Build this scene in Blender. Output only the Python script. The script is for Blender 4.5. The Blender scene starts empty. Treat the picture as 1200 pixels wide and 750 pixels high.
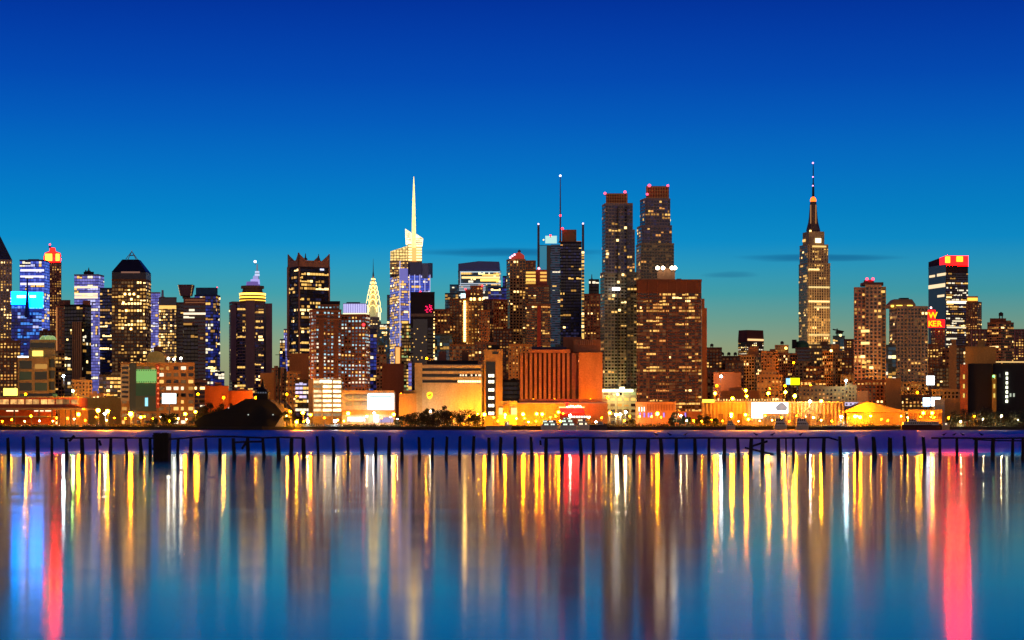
import bpy, bmesh, math, random
from mathutils import Vector, noise
R = random.Random(7)
C = bpy.context.scene.collection
F, HZ, CAMZ, GZ = 2300.0, 493.0, 6.0, 2.2      # focal length and horizon in photo pixels, eye height, quay height
sc = bpy.context.scene
def X(px, Y): return (px - 600.0) / F * Y
def Z(py, Y): return CAMZ + (HZ - py) / F * Y
# ------------------------------------------------------------------ materials
MATS = {}
def nd(nt, t, **k):
    n = nt.nodes.new(t)
    for a, v in k.items(): setattr(n, a, v)
    return n
def wallmat(col, rough=0.85, var=0.28, key=None):
    key = key or ('w', col, rough)
    if key in MATS: return MATS[key]
    m = bpy.data.materials.new('masonry'); m.use_nodes = True; nt = m.node_tree
    b = nt.nodes['Principled BSDF']; b.inputs['Roughness'].default_value = rough
    tc = nd(nt, 'ShaderNodeTexCoord')
    mp = nd(nt, 'ShaderNodeMapping'); mp.inputs['Scale'].default_value = (0.22, 0.22, 0.05)
    n1 = nd(nt, 'ShaderNodeTexNoise'); n1.inputs['Scale'].default_value = 1.0; n1.inputs['Detail'].default_value = 5
    n2 = nd(nt, 'ShaderNodeTexNoise'); n2.inputs['Scale'].default_value = 0.9; n2.inputs['Detail'].default_value = 3
    nt.links.new(tc.outputs['Object'], mp.inputs[0]); nt.links.new(mp.outputs[0], n1.inputs['Vector'])
    nt.links.new(tc.outputs['Object'], n2.inputs['Vector'])
    ad = nd(nt, 'ShaderNodeMath', operation='ADD'); nt.links.new(n1.outputs[0], ad.inputs[0]); nt.links.new(n2.outputs[0], ad.inputs[1])
    mr = nd(nt, 'ShaderNodeMapRange'); mr.inputs[1].default_value = .6; mr.inputs[2].default_value = 1.4
    mr.inputs[3].default_value = 1 - var; mr.inputs[4].default_value = 1 + var
    nt.links.new(ad.outputs[0], mr.inputs[0])
    vm = nd(nt, 'ShaderNodeVectorMath', operation='SCALE'); vm.inputs[0].default_value = col
    nt.links.new(mr.outputs[0], vm.inputs['Scale']); nt.links.new(vm.outputs[0], b.inputs['Base Color'])
    MATS[key] = m; return m
def glass(col, rough=0.12, spec=.5):
    key = ('g', col, rough)
    if key in MATS: return MATS[key]
    m = bpy.data.materials.new('window glass'); m.use_nodes = True
    b = m.node_tree.nodes['Principled BSDF']
    b.inputs['Base Color'].default_value = (*col, 1); b.inputs['Roughness'].default_value = rough
    b.inputs['Specular IOR Level'].default_value = spec
    MATS[key] = m; return m
def emit(col, s, sample=False, base=(.02, .02, .02), vary=0.0):
    key = ('e', col, s, sample, vary)
    if key in MATS: return MATS[key]
    m = bpy.data.materials.new('lit surface'); m.use_nodes = True; nt = m.node_tree
    b = nt.nodes['Principled BSDF']
    b.inputs['Base Color'].default_value = (*base, 1); b.inputs['Roughness'].default_value = .3
    b.inputs['Emission Color'].default_value = (*col, 1); b.inputs['Emission Strength'].default_value = s
    if vary:
        tc = nd(nt, 'ShaderNodeTexCoord'); n1 = nd(nt, 'ShaderNodeTexNoise'); n1.inputs['Scale'].default_value = .35; n1.inputs['Detail'].default_value = 4
        nt.links.new(tc.outputs['Object'], n1.inputs['Vector'])
        mr = nd(nt, 'ShaderNodeMapRange'); mr.inputs[1].default_value = .32; mr.inputs[2].default_value = .68
        mr.inputs[3].default_value = s * (1 - vary); mr.inputs[4].default_value = s * (1 + vary)
        nt.links.new(n1.outputs[0], mr.inputs[0]); nt.links.new(mr.outputs[0], b.inputs['Emission Strength'])
    m.cycles.emission_sampling = 'FRONT' if sample else 'NONE'
    MATS[key] = m; return m
# ------------------------------------------------------------------ mesh helpers
class MB:
    def __init__(s): s.v = []; s.f = []; s.m = []; s.mats = []
    def mi(s, mat):
        if mat not in s.mats: s.mats.append(mat)
        return s.mats.index(mat)
    def face(s, pts, mat):
        n = len(s.v); s.v += [tuple(p) for p in pts]; s.f.append(tuple(range(n, n + len(pts)))); s.m.append(s.mi(mat))
    def prism(s, foot, z0, z1, mat, top=None, bottom=False):
        n = len(foot); k = len(s.v); t = top or foot
        s.v += [(p[0], p[1], z0) for p in foot] + [(p[0], p[1], z1 if len(p) < 3 else p[2]) for p in t]
        i = s.mi(mat)
        for a in range(n):
            b = (a + 1) % n; s.f.append((k + a, k + b, k + n + b, k + n + a)); s.m.append(i)
        s.f.append(tuple(k + n + a for a in range(n))); s.m.append(i)
        if bottom: s.f.append(tuple(k + a for a in reversed(range(n)))); s.m.append(i)
    def box(s, x0, x1, y0, y1, z0, z1, mat): s.prism([(x0, y0), (x1, y0), (x1, y1), (x0, y1)], z0, z1, mat, bottom=True)
    def lathe(s, cx, cy, prof, mat, n=12):
        k = len(s.v); i = s.mi(mat)
        for r, z in prof:
            for a in range(n): s.v.append((cx + r * math.cos(6.28318 * a / n), cy + r * math.sin(6.28318 * a / n), z))
        for j in range(len(prof) - 1):
            for a in range(n):
                b = (a + 1) % n; s.f.append((k + j * n + a, k + j * n + b, k + j * n + n + b, k + j * n + n + a)); s.m.append(i)
        s.f.append(tuple(k + (len(prof) - 1) * n + a for a in range(n))); s.m.append(i)
        s.f.append(tuple(k + a for a in reversed(range(n)))); s.m.append(i)
    def tube(s, p, q, r0, r1, mat, n=6):
        p, q = Vector(p), Vector(q); d = (q - p).normalized()
        u = d.orthogonal().normalized(); w = d.cross(u); k = len(s.v); i = s.mi(mat)
        for c, r in ((p, r0), (q, r1)):
            for a in range(n):
                t = 6.28318 * a / n; s.v.append(tuple(c + u * (r * math.cos(t)) + w * (r * math.sin(t))))
        for a in range(n):
            b = (a + 1) % n; s.f.append((k + a, k + b, k + n + b, k + n + a)); s.m.append(i)
        s.f.append(tuple(k + a for a in reversed(range(n)))); s.m.append(i)
        s.f.append(tuple(k + n + a for a in range(n))); s.m.append(i)
    def ball(s, c, r, mat, n=10, m=7):
        s.lathe(c[0], c[1], [(max(.02 * r, r * math.sin(math.pi * j / m)), c[2] - r * math.cos(math.pi * j / m)) for j in range(m + 1)], mat, n)
    def build(s, name, parent=None, org=(0, 0, 0), smooth=False):
        me = bpy.data.meshes.new(name)
        me.from_pydata([(a - org[0], b - org[1], c - org[2]) for a, b, c in s.v], [], s.f)
        for m in s.mats: me.materials.append(m)
        me.polygons.foreach_set('material_index', s.m)
        if smooth: me.polygons.foreach_set('use_smooth', [True] * len(s.f))
        me.update()
        o = bpy.data.objects.new(name, me); C.objects.link(o)
        if parent: o.parent = parent
        else: o.location = org
        return o
def tag(o, label=None, cat=None, group=None, kind=None):
    if label: o['label'] = label
    if cat: o['category'] = cat
    if group: o['group'] = group
    if kind: o['kind'] = kind
    return o
def empty(name, loc, label, cat, group=None):
    o = bpy.data.objects.new(name, None); C.objects.link(o); o.location = loc; o.empty_display_size = 5
    return tag(o, label, cat, group)
# ------------------------------------------------------------------ palettes of panes
W1, W3, W8 = emit((1, .48, .09), .52), emit((1, .56, .13), 1.25), emit((1, .66, .24), 3)
A2 = emit((1, .42, .09), .9)
WH, CW = emit((1, .86, .6), 1.3), emit((.5, .88, 1), .9)
LV = emit((.6, .6, 1), 1.1)
GR = emit((.7, .95, .35), .5)
DW, DO, DB = emit((1, .5, .16), .11), emit((1, .3, .06), .10), emit((.12, .16, .7), .07)
GK, GN, GT, GG = glass((.006, .006, .01)), glass((.010, .02, .11)), glass((.015, .05, .08)), glass((.02, .035, .02))
PAL = dict(warm=[(W1, 4), (W3, 4), (W8, 1.0), (A2, 2)], white=[(WH, 3), (W3, 2), (W8, 1), (W1, 2)],
           cool=[(CW, 5), (WH, 2), (W3, 1)], yel=[(W3, 5), (W1, 3), (W8, 1.5)], amber=[(A2, 4), (W3, 3), (W1, 3)],
           blu=[(emit((.06, .3, 1), .9), 4), (emit((.2, .4, 1), 1.0), 2), (LV, 1)], lav=[(LV, 3), (WH, 2), (W3, 2)], green=[(GR, 3), (W3, 2), (W1, 2)])
def pick(l):
    t = R.random() * sum(w for _, w in l)
    for m, w in l:
        t -= w
        if t <= 0: return m
    return l[0][0]
# style: wall colour, background panes (some glow to tint the glass), floor height, bay width, window width and height share, lit share, palette
S = dict(
 brick=((.30, .13, .06), [(GK, 5), (DW, 2), (DO, 1)], 3.3, 3.4, .5, .55, .05, 'warm'),
 brickd=((.17, .06, .03), [(GK, 5), (DO, 2)], 3.3, 3.6, .55, .55, .04, 'warm'),
 tan=((.40, .27, .13), [(GK, 5), (DW, 2)], 3.4, 3.6, .5, .55, .05, 'warm'),
 orange=((.44, .22, .07), [(GK, 4), (DW, 3)], 3.3, 3.4, .45, .5, .05, 'warm'),
 grid=((.46, .32, .17), [(GK, 7), (DW, .8)], 3.5, 3.6, .6, .62, .05, 'yel'),
 navy=((.02, .018, .035), [(GN, 5), (GK, 3), (DB, 1)], 4.0, 3.4, .9, .6, .13, 'yel'),
 black=((.012, .012, .018), [(GK, 5), (GN, 2)], 4.0, 3.6, .9, .7, .05, 'white'),
 slabs=((.10, .06, .07), [(GN, 5), (GK, 3)], 4.0, 6.0, 1.0, .6, .04, 'white'),
 office=((.20, .10, .05), [(GK, 4), (DW, 3)], 3.9, 3.4, .72, .6, .16, 'yel'),
 dense=((.16, .10, .06), [(GK, 2), (DW, 4)], 3.9, 3.2, .8, .6, .62, 'yel'),
 lav=((.30, .27, .42), [(emit((.28, .28, 1), .5), 4), (emit((.34, .33, 1), .62), 3), (emit((.2, .21, .9), .42), 3)], 3.9, 3.6, .9, .76, .06, 'lav'),  # lavender look of the glass put in as a glow of the panes
 blue=((.08, .1, .3), [(emit((.07, .15, 1), .62), 4), (emit((.06, .11, .9), .48), 4), (emit((.14, .22, 1), .75), 2)], 3.9, 3.6, .9, .78, .12, 'lav'),  # blue light on the glass put in as glowing panes
 deep=((.03, .04, .12), [(GN, 3), (emit((.03, .07, .8), .16), 4), (emit((.05, .12, .9), .3), 2)], 3.9, 3.6, .9, .74, .09, 'white'),
 teal=((.06, .1, .13), [(GT, 4), (emit((.04, .25, .4), .14), 3)], 3.9, 3.6, .9, .76, .06, 'white'),
 apt=((.19, .19, .25), [(GN, 5), (GK, 3), (DB, 1.2)], 3.1, 2.9, .78, .58, .03, 'warm'),
 aptg=((.27, .26, .19), [(GK, 5), (GG, 3), (DW, 1)], 3.1, 2.9, .74, .56, .035, 'warm'),
 balc=((.16, .056, .028), [(GK, 7), (DO, 1.5), (DW, 1)], 3.0, 2.9, .86, .56, .06, 'warm'),
 big=((.42, .34, .18), [(GG, 5), (emit((.2, .4, .12), .06), 2), (GK, 1)], 8.0, 10.0, .8, .74, .02, 'warm'),
 lobby=((.40, .24, .10), [(GK, 4), (DW, 3)], 4.4, 5.0, .66, .5, .32, 'white'),
 cool=((.31, .115, .05), [(GK, 3), (DW, 1), (emit((.5, .8, 1), .1), 3)], 3.2, 3.4, .52, .5, .2, 'cool'),
)
def ray(px): return (px - 600.0) / F
def foot(x0, x1, Y, xc=None, side=None, d=None):
    """corners FL, FR, BR, BL of a block whose near corner is at depth Y and which spans x0..x1 in the view"""
    if side is None:
        a = X(x0, Y); b = X(x1, Y); k = ray((x0 + x1) / 2); d = d or min(max((b - a) * .8, 10), 45)
        return [(a, Y), (b, Y), (b + k * d, Y + d), (a + k * d, Y + d)]
    w = (x1 - xc if side == 'L' else xc - x0) / F * Y
    d = d or min(max(w * .8, 14), 48)
    cx = X(xc, Y); k = ray(x0 if side == 'L' else x1); tgt = cx - k * Y
    best = None
    for i in range(-900, 901):
        a = i * .001
        e = abs(tgt - d * (math.sin(a) + k * math.cos(a)))
        if best is None or e < best[0]: best = (e, a)
    a = best[1]; ca, sa = math.cos(a), math.sin(a)
    v = (-sa * d, ca * d)
    kk = ray(x1 if side == 'L' else x0)
    t = (kk * Y - cx) / (ca - kk * sa)
    q = (cx + ca * t, Y + sa * t)
    A, Bq = ((cx, Y), q) if side == 'L' else (q, (cx, Y))
    return [A, Bq, (Bq[0] + v[0], Bq[1] + v[1]), (A[0] + v[0], A[1] + v[1])]
class Thing:
    def __init__(s, name, label, Y, px, cat='building', group=None, cap=10):
        s.Y = Y; s.org = (X(px, Y), Y, GZ); s.e = empty(name, s.org, label, cat, group); s.cap = cap
        s.walls = MB(); s.win = MB(); s.lit = []; s.fr = None; s.bak = []
    def panes(s, p, q, z0, z1, st, lit=None, pal=None, skip=None, dense=None, cols=None):
        wall, dark, fh, bw, wf, hf, lp, pl = S[st]
        lp = lp if lit is None else lit; lp = lp * 1.35 if lp < .3 else lp; pl = PAL[pal or pl]
        L = math.hypot(q[0] - p[0], q[1] - p[1])
        if L < .8: return
        if st not in ('big', 'lobby'): fh *= .78; bw *= .78
        ux, uy = (q[0] - p[0]) / L, (q[1] - p[1]) / L; ox, oy = uy * .12, -ux * .12
        n = max(1, round(L / bw)); m = max(1, round((z1 - z0) / fh)); cw = L / n; ch = (z1 - z0) / m
        colp = [R.choice((.4, .8, 1, 1.4, 1.6)) for _ in range(n)]
        for j in range(m):
            rp = lp * R.choice((.15, .5, .8, 1, 1, 1, 1.4, 1.4, 2.4, 6)) * (1.25 if lp < .2 else 1); run = 0; rm = None
            if dense: rp = max(rp, dense(j / m))
            for i in range(n):
                if skip and skip(i / n, j / m): continue
                a0 = i * cw + cw * (1 - wf) / 2; a1 = a0 + cw * wf; b0 = z0 + j * ch + ch * (1 - hf) / 2; b1 = b0 + ch * hf
                if run > 0: run -= 1; mat = rm; lt = True
                elif R.random() < rp * colp[i] * .7: mat = rm = pick(pl); run = R.choice((0, 0, 0, 1, 1, 2, 3)) if lp < .5 else 0; lt = True
                else: mat = pick(dark); lt = False
                if lt:   # blinds half down, partitions: lit panes differ in size
                    tt = R.random()
                    if tt < .25: b1 = b0 + (b1 - b0) * .6
                    elif tt < .4: a1 = a0 + (a1 - a0) * .55
                quad = [(p[0] + ux * a0 + ox, p[1] + uy * a0 + oy, b0), (p[0] + ux * a1 + ox, p[1] + uy * a1 + oy, b0),
                        (p[0] + ux * a1 + ox, p[1] + uy * a1 + oy, b1), (p[0] + ux * a0 + ox, p[1] + uy * a0 + oy, b1)]
                if lt: s.lit.append((quad, mat))
                else: s.win.face(quad, mat)
    def block(s, x0, x1, yt, st, yb=None, xc=None, side=None, Y=None, d=None, wall=None, bare=False, roof=True, top=0, zb=None, **k):
        Y = Y or s.Y; fp = foot(x0, x1, Y, xc, side, d)
        z0 = (GZ if yb is None else Z(yb, Y)) if zb is None else zb; z1 = Z(yt, Y); wm = wallmat(wall or S[st][0])
        s.walls.prism(fp, z0, z1, wm); s.fr = fp; s.z1 = z1
        if roof and z1 - z0 > 9 and not bare:   # parapet and a plant room on the roof
            c = [sum(p[i] for p in fp) / 4 for i in (0, 1)]
            g = lambda r: [(c[0] + (p[0] - c[0]) * r, c[1] + (p[1] - c[1]) * r) for p in fp]
            s.walls.prism(g(1.012), z1 - .5, z1 + .7, wm, bottom=True)
        if not bare:
            zz = z1 - top - .8
            s.panes(fp[0], fp[1], z0 + .6, zz, st, **k)
            s.panes(fp[3], fp[0], z0 + .6, zz, st, **k)
            s.panes(fp[1], fp[2], z0 + .6, zz, st, **k)
        return s
    def at(s, px, py, off=.3, face=0):
        p, q = (s.fr[0], s.fr[1]) if face == 0 else ((s.fr[3], s.fr[0]) if face < 0 else (s.fr[1], s.fr[2]))
        dx, dy = q[0] - p[0], q[1] - p[1]; L = math.hypot(dx, dy); nx, ny = dy / L, -dx / L
        p = (p[0] + nx * off, p[1] + ny * off); k = ray(px)
        t = (k * p[1] - p[0]) / (dx - k * dy); y = p[1] + dy * t
        return (k * y, y, Z(py, y))
    def panel(s, x0, x1, y0, y1, mat, name, th=.5, off=.25, face=0, label=None):
        """a slab lying on a face of the last block"""
        mb = MB(); a = s.at(x0, y1, off, face); b = s.at(x1, y1, off, face); zt = s.at(x0, y0, off, face)[2]; zt2 = s.at(x1, y0, off, face)[2]
        dx, dy = b[0] - a[0], b[1] - a[1]; L = math.hypot(dx, dy) or 1; nx, ny = dy / L * th, -dx / L * th
        mb.prism([(a[0] + nx, a[1] + ny), (b[0] + nx, b[1] + ny), (b[0], b[1]), (a[0], a[1])], min(a[2], b[2]), max(zt, zt2), mat, bottom=True)
        o = mb.build(name, s.e, s.org)
        if label: o['label'] = label
        return o
    def part(s, mb, name, smooth=False, kind=None):
        o = mb.build(name, s.e, s.org, smooth)
        if kind: o['kind'] = kind
        return o
    def mast(s, px, y0, y1, r0, r1, mat, name='antenna', Y=None):
        Y = (Y or s.Y) + 6; mb = MB(); x = X(px, Y); z0, z1 = Z(y0, Y), Z(y1, Y)
        mb.tube((x, Y, z0), (x, Y, z1), r0, r1, mat); mb.tube((x, Y, z0 - .4), (x, Y, z0 + 1.2), r0 * 2.2, r0 * 1.6, mat)
        return s.part(mb, name)
    def bulb(s, px, py, r, mat, name='beacon', Y=None):
        r *= .72; Y = Y or s.Y + 6; mb = MB(); z = Z(py, Y); x = X(px, Y)
        mb.ball((x, Y, z), r, mat); mb.tube((x, Y, z - r * 2), (x, Y, z - r * .8), r * .4, r * .4, METAL)
        return s.part(mb, name)
    def done(s):
        s.part(s.walls, 'wall')
        lit = s.lit; R.shuffle(lit); rank = {W8: 0, WH: 1, CW: 1, W3: 2}
        lit.sort(key=lambda t: rank.get(t[1], 3)); c = s.cap
        for q, m in lit[:c]:
            mb = MB(); mb.face(q, m); s.part(mb, 'window')
        for q, m in lit[c:]: s.win.face(q, m)
        if s.win.f: s.part(s.win, 'window', kind='stuff')
        return s.e
METAL = wallmat((.06, .06, .07), .5)
RED = emit((1, .015, .02), 8); PINK = emit((1, .05, .10), 4.5); REDS = emit((1, .004, .004), 9, True)
def B(name, label, Y, x0, x1, yt, st, cat='building', cap=10, group=None, fin=True, **k):
    t = Thing(name, label, Y, (x0 + x1) / 2, cat, group, cap); t.block(x0, x1, yt, st, **k)
    if fin: t.done()
    return t
ROUGH_NEAR, ROUGH_FAR, BUMP = .098, .66, .0008
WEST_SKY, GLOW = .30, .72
# ================================================================== THE SKYLINE
def pyramid(t, fp, z0, z1, r, mat, name='roof'):
    c = [sum(p[i] for p in fp) / 4 for i in (0, 1)]; mb = MB()
    mb.prism([(c[0] + (p[0] - c[0]) * 1.01, c[1] + (p[1] - c[1]) * 1.01) for p in fp], z0 + .3, z1, mat, top=[(c[0] + (p[0] - c[0]) * r, c[1] + (p[1] - c[1]) * r) for p in fp])
    return t.part(mb, name)
def ribs(t, x0, x1, y0, y1, n, mat, w, th=1.2, name='pier'):
    mb = MB()
    for i in range(n):
        px = x0 + (x1 - x0) * (i + .5) / n; h = w * F / t.Y / 2 if False else w / 2
        a = t.at(px - h, y1, .05); b = t.at(px + h, y1, .05); z1 = t.at(px, y0, .05)[2]
        mb.prism([(a[0], a[1] - th), (b[0], b[1] - th), (b[0], b[1]), (a[0], a[1])], a[2], z1, mat)
    o = t.part(mb, name); o['kind'] = 'stuff' if n > 100 else 'thing'
    if 'kind' in o: del o['kind']
    return o
def tank(t, px, y0, y1, Y, mat):
    mb = MB(); x = X(px, Y); za, zb = Z(y0, Y), Z(y1, Y); h = zb - za; r = h * .36
    for a in (0.8, 2.4, 3.9, 5.5): mb.tube((x + r * .8 * math.cos(a), Y + r * .8 * math.sin(a), za - 1), (x + r * .8 * math.cos(a), Y + r * .8 * math.sin(a), za + h * .35), .25, .25, mat)
    mb.lathe(x, Y, [(r, za + h * .35), (r, za + h * .78), (r * 1.08, za + h * .78), (.1, zb)], mat, 12)
    return t.part(mb, 'water_tank')
DARKW = wallmat((.03, .025, .025)); BRK = wallmat((.2, .08, .04)); STEEL = wallmat((.35, .36, .4), .4)
# --- far left
t = B('stone_tower', 'brown stone tower with dark pyramid roof cut by the picture edge', 1900, -30, 14, 305, 'tan', 'tower', 40, fin=False, wall=(.46, .28, .14), lit=.10, pal='yel', dense=lambda u: .6 if u < .38 else 0)
pyramid(t, t.fr, t.z1, Z(262, 1915), .04, wallmat((.03, .03, .06)), 'pyramid_roof'); t.done()
t = B('glass_office_tower', 'flat topped glass tower glowing blue beside the red crowned tower', 2050, 23, 58, 305, 'blue', 'tower', 30, fin=False, xc=52, side='R', lit=.07)
for y0, y1 in ((315.6, 318), (323, 325), (331.5, 334)): t.panel(24, 51.6, y0, y1, emit((.9, .85, 1), 1.4), 'lit_floor')
t.block(33, 46, 303.6, 'blue', yb=305, bare=True, d=18, Y=2058); t.done()
t = B('crowned_tower', 'slim brown tower with a glowing red crown and yellow lights', 2120, 50, 72, 308, 'brick', 'tower', 24, fin=False, lit=.32, pal='amber', wall=(.34, .15, .09))
t.block(51, 71, 300, 'brick', yb=308, bare=True, Y=2123, d=18, wall=(.5, .05, .03))
cr = wallmat((.55, .03, .02))
t.panel(52, 70.6, 300.6, 306.5, emit((1, .0003, .0003), 150, True), 'red_light_band')
for a, b in ((53, 61), (65.5, 69.5)): t.panel(a, b, 297.5, 305.6, emit((1, .5, .03), 5), 'lit_sign', off=1.2)
mb = MB(); x = X(60, 2126); mb.lathe(x, 2132, [(9.5, Z(300, 2126)), (8.5, Z(296, 2126)), (3.5, Z(294, 2126)), (3, Z(290, 2126)), (1, Z(289.5, 2126))], emit((1, .02, .01), 2.2), 8); t.part(mb, 'crown')
t.mast(58.5, 290, 287, .8, .5, METAL); t.bulb(58.5, 286.6, 1.5, PINK); t.done()
t = B('screen_building', 'dark blue office block topped by a cyan glowing billboard', 1800, 13.5, 49, 357, 'deep', 'building', 30, fin=False, lit=.34, pal='blu')
CY = emit((.0, .2, 1), 16, True, vary=.1)
t.panel(14, 31, 341.8, 357, CY, 'screen', 3, 0); t.panel(34.6, 50.5, 342.5, 361, CY, 'screen', 3, 0)
t.panel(20, 30, 346.2, 349, emit((.5, .9, 1), 5), 'lit_lettering', .5, 3.1); t.panel(35, 42, 346.2, 348.6, emit((.5, .9, 1), 5), 'lit_lettering', .5, 3.1)
mb = MB(); x = X(32.6, 1796); mb.lathe(x, 1794, [(2.6, Z(372, 1796)), (1.7, Z(357, 1796)), (.9, Z(342, 1796)), (.7, Z(326, 1796))], wallmat((.02, .02, .08)), 10); t.part(mb, 'mast'); t.done()
t = B('slab_tower', 'tall narrow reddish slab with glowing left edge behind the bronze piers', 1760, 65.5, 75.5, 359, 'brickd', 'tower', 4, fin=False, wall=(.46, .17, .09), lit=.02)
t.panel(65.7, 67.2, 360, 446, emit((1, .36, .1), .5), 'edge_light'); t.done()
t = B('office_tower', 'black glass office tower with vertical bronze piers down its middle', 1700, 75.5, 107, 357.5, 'black', 'tower', 16, fin=False, lit=.05, xc=97, side='R')
mb = MB(); BR = wallmat((.50, .28, .14))
t.block(84, 96.5, 377, 'black', Y=1694, bare=True, d=8, wall=(.05, .03, .03)); ribs(t, 84.6, 96, 377, 458, 5, BR, 1.2)
t.block(70, 82.5, 351.5, 'brickd', yb=357.6, bare=True, Y=1710, d=14, wall=(.16, .06, .05)); t.block(97, 106, 352, 'brickd', yb=357.6, bare=True, Y=1706, d=14, wall=(.3, .12, .08))
for a, y in ((83.5, 387), (90.5, 386.6), (97, 387), (79, 398)): t.panel(a - 1, a + 1, y - 1, y + 1, W8, 'floodlight', off=7)
t.done()
t = B('lavender_tower', 'lavender glass tower with a white lit band and small roof plant', 2000, 87, 122, 322, 'lav', 'tower', 30, fin=False, xc=115, side='R', lit=.06)
for y0, y1, m in ((335.6, 337.6, W3), (343.6, 345.4, W3), (346.4, 347.4, W3), (348, 349.6, W3)): t.panel(87.4, 114.6, y0, y1, emit((1, .75, .45), 1.5), 'lit_floor')
t.block(98, 110, 318.4, 'black', yb=322, bare=True, Y=2010, d=16); t.mast(104, 318.5, 313.5, 1.2, .3, METAL); t.mast(100.5, 318.4, 316, .5, .3, METAL)
t.panel(106.6, 110, 428, 457, emit((.95, .85, 1), 3), 'light_strip'); t.panel(107, 114, 357, 359.5, W3, 'lit_floor'); t.done()
B('dark_tower', 'narrow near black tower between the lavender and the pyramid topped towers', 1900, 117, 132, 338, 'navy', 'tower', 14, lit=.13)
# --- pyramid topped tower
t = B('pyramid_tower', 'brown tower with a dark blue cut off pyramid roof and tripod mast', 1700, 131, 177, 328, 'office', 'tower', 60, fin=False, xc=171, side='R', wall=(.17, .085, .04), lit=.10, dense=lambda u: .35 if u > .8 else 0)
NAVYW = wallmat((.012, .014, .05), .4)
t.walls.prism(t.fr, t.z1 + .8, Z(319, 1700), NAVYW)
pyramid(t, t.fr, Z(319, 1700), Z(304, 1706), .47, NAVYW, 'pyramid_roof')
t.panel(142, 164, 318.2, 320, emit((1, .45, .3), .22), 'glowing_ledge', off=.4)
mb = MB(); Y = 1725; zt, zb = Z(294.5, Y), Z(304, Y)
for a in range(4):
    x, y = X(154.5, Y) + 4.4 * (1 if a in (0, 3) else -1), Y + 4.4 * (1 if a < 2 else -1)
    mb.tube((x, y, zb), (X(154.5, Y), Y, zt), .35, .25, STEEL)
    mb.tube((x * .5 + X(154.5, Y) * .5, y * .5 + Y * .5, (zb + zt) / 2), (X(154.5, Y) + (X(154.5, Y) - x) * .5, y * .5 + Y * .5, (zb + zt) / 2), .25, .25, STEEL)
mb.tube((X(154.5, Y), Y, zt - 1), (X(154.5, Y), Y, Z(293, Y)), .3, .2, STEEL); t.part(mb, 'mast')
for a, y in ((154, 350.7), (144.6, 354.6), (148, 364), (146.5, 344.6), (152, 344.6), (157, 344.6), (153.5, 385.5)): t.panel(a - 1.1, a + 1.1, y - 1.1, y + 1.1, emit((1, .62, .16), 9), 'window')
t.done()
B('rounded_tower', 'pale lavender glass tower beside the pyramid topped tower', 2300, 176, 188, 343, 'lav', 'tower', 12, lit=.12, wall=(.42, .36, .6))
t = B('bright_office', 'office block with nearly all its yellow windows lit below a dark blue top', 2100, 186, 207, 349, 'dense', 'building', 30, fin=False, top=9, lit=.72, wall=(.16, .12, .08))
t.panel(186.2, 206.8, 349.4, 357, glass((.01, .012, .06)), 'dark_top'); t.panel(186.4, 206.6, 358, 361.8, W3, 'lit_floor'); t.mast(190.5, 349, 340, 1.6, 1.2, STEEL); t.done()
B('slab_tower', 'plain taupe slab tower between the yellow office and the banded tower', 1780, 206.5, 217, 355, 'slabs', 'tower', 3, wall=(.15, .10, .10), lit=.015)
t = B('banded_tower', 'dark banded tower with a flared funnel on its roof', 1720, 215, 241, 349.5, 'slabs', 'tower', 14, fin=False, wall=(.17, .085, .09), top=5, lit=.035)
for y in (351, 354): t.panel(217, 240, y, y + 1.1, emit((1, .32, .12), .2), 'glowing_ledge')  # brown roof lines given a faint glow of their own
mb = MB(); c = (X(218.4, 1732), 1732); a, b = 4.6, 6.4
mb.prism([(c[0] - a, c[1] - a), (c[0] + a, c[1] - a), (c[0] + a, c[1] + a), (c[0] - a, c[1] + a)], Z(347, 1732), Z(334, 1732), wallmat((.12, .07, .12)), top=[(c[0] - b, c[1] - b), (c[0] + b, c[1] - b), (c[0] + b, c[1] + b), (c[0] - b, c[1] + b)])
mb.box(c[0] - 3, c[0] + 3, c[1] - 3, c[1] + 3, Z(350, 1732), Z(347, 1732), DARKW); t.part(mb, 'roof_funnel')
mb = MB()
for x in (-b, b):
    for q in range(7): mb.ball((c[0] + x * (.74 + .04 * q), c[1] - b * (.74 + .04 * q), Z(346 - q * 1.8, 1732)), .28, W3, 6, 4)
t.part(mb, 'light_string'); t.done()
B('slab_tower', 'almost black slab in front of the banded tower', 1600, 215, 232, 382, 'black', 'tower', 8, lit=.02, pal='amber')
t = B('edge_lit_tower', 'dark blue glass tower with white edge lines and cyan screen low down', 1950, 228, 258, 346, 'deep', 'tower', 30, fin=False, xc=253, side='R', lit=.1)
t.block(229.5, 255, 337, 'teal', yb=346, bare=True, Y=1955, d=24, wall=(.03, .09, .16))
for a in (245, 251.4): t.panel(a, a + 1.5, 357, 425, emit((.62, .6, 1), 1.3), 'edge_light', 1.2)
t.panel(240.5, 250, 355, 370, emit((1, .66, .3), .5), 'lit_floor'); t.panel(242.6, 250.6, 390, 424, emit((.22, .16, 1), .8), 'screen')
t.panel(243.5, 251.4, 424, 446, emit((0, .42, 1), 2.6, True), 'screen', .9); t.panel(249.6, 252.4, 440, 450, emit((.6, .85, 1), 5), 'screen', 1.4)
t.bulb(254.5, 337, 1, PINK); t.done()
t = B('glass_block', 'stepped blue lit glass block at the foot of the white edged tower', 1850, 252, 263, 436, 'deep', 'building', 6, fin=False, lit=.2); t.block(252, 257.5, 417, 'deep', Y=1856, lit=.2); t.done()
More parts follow.
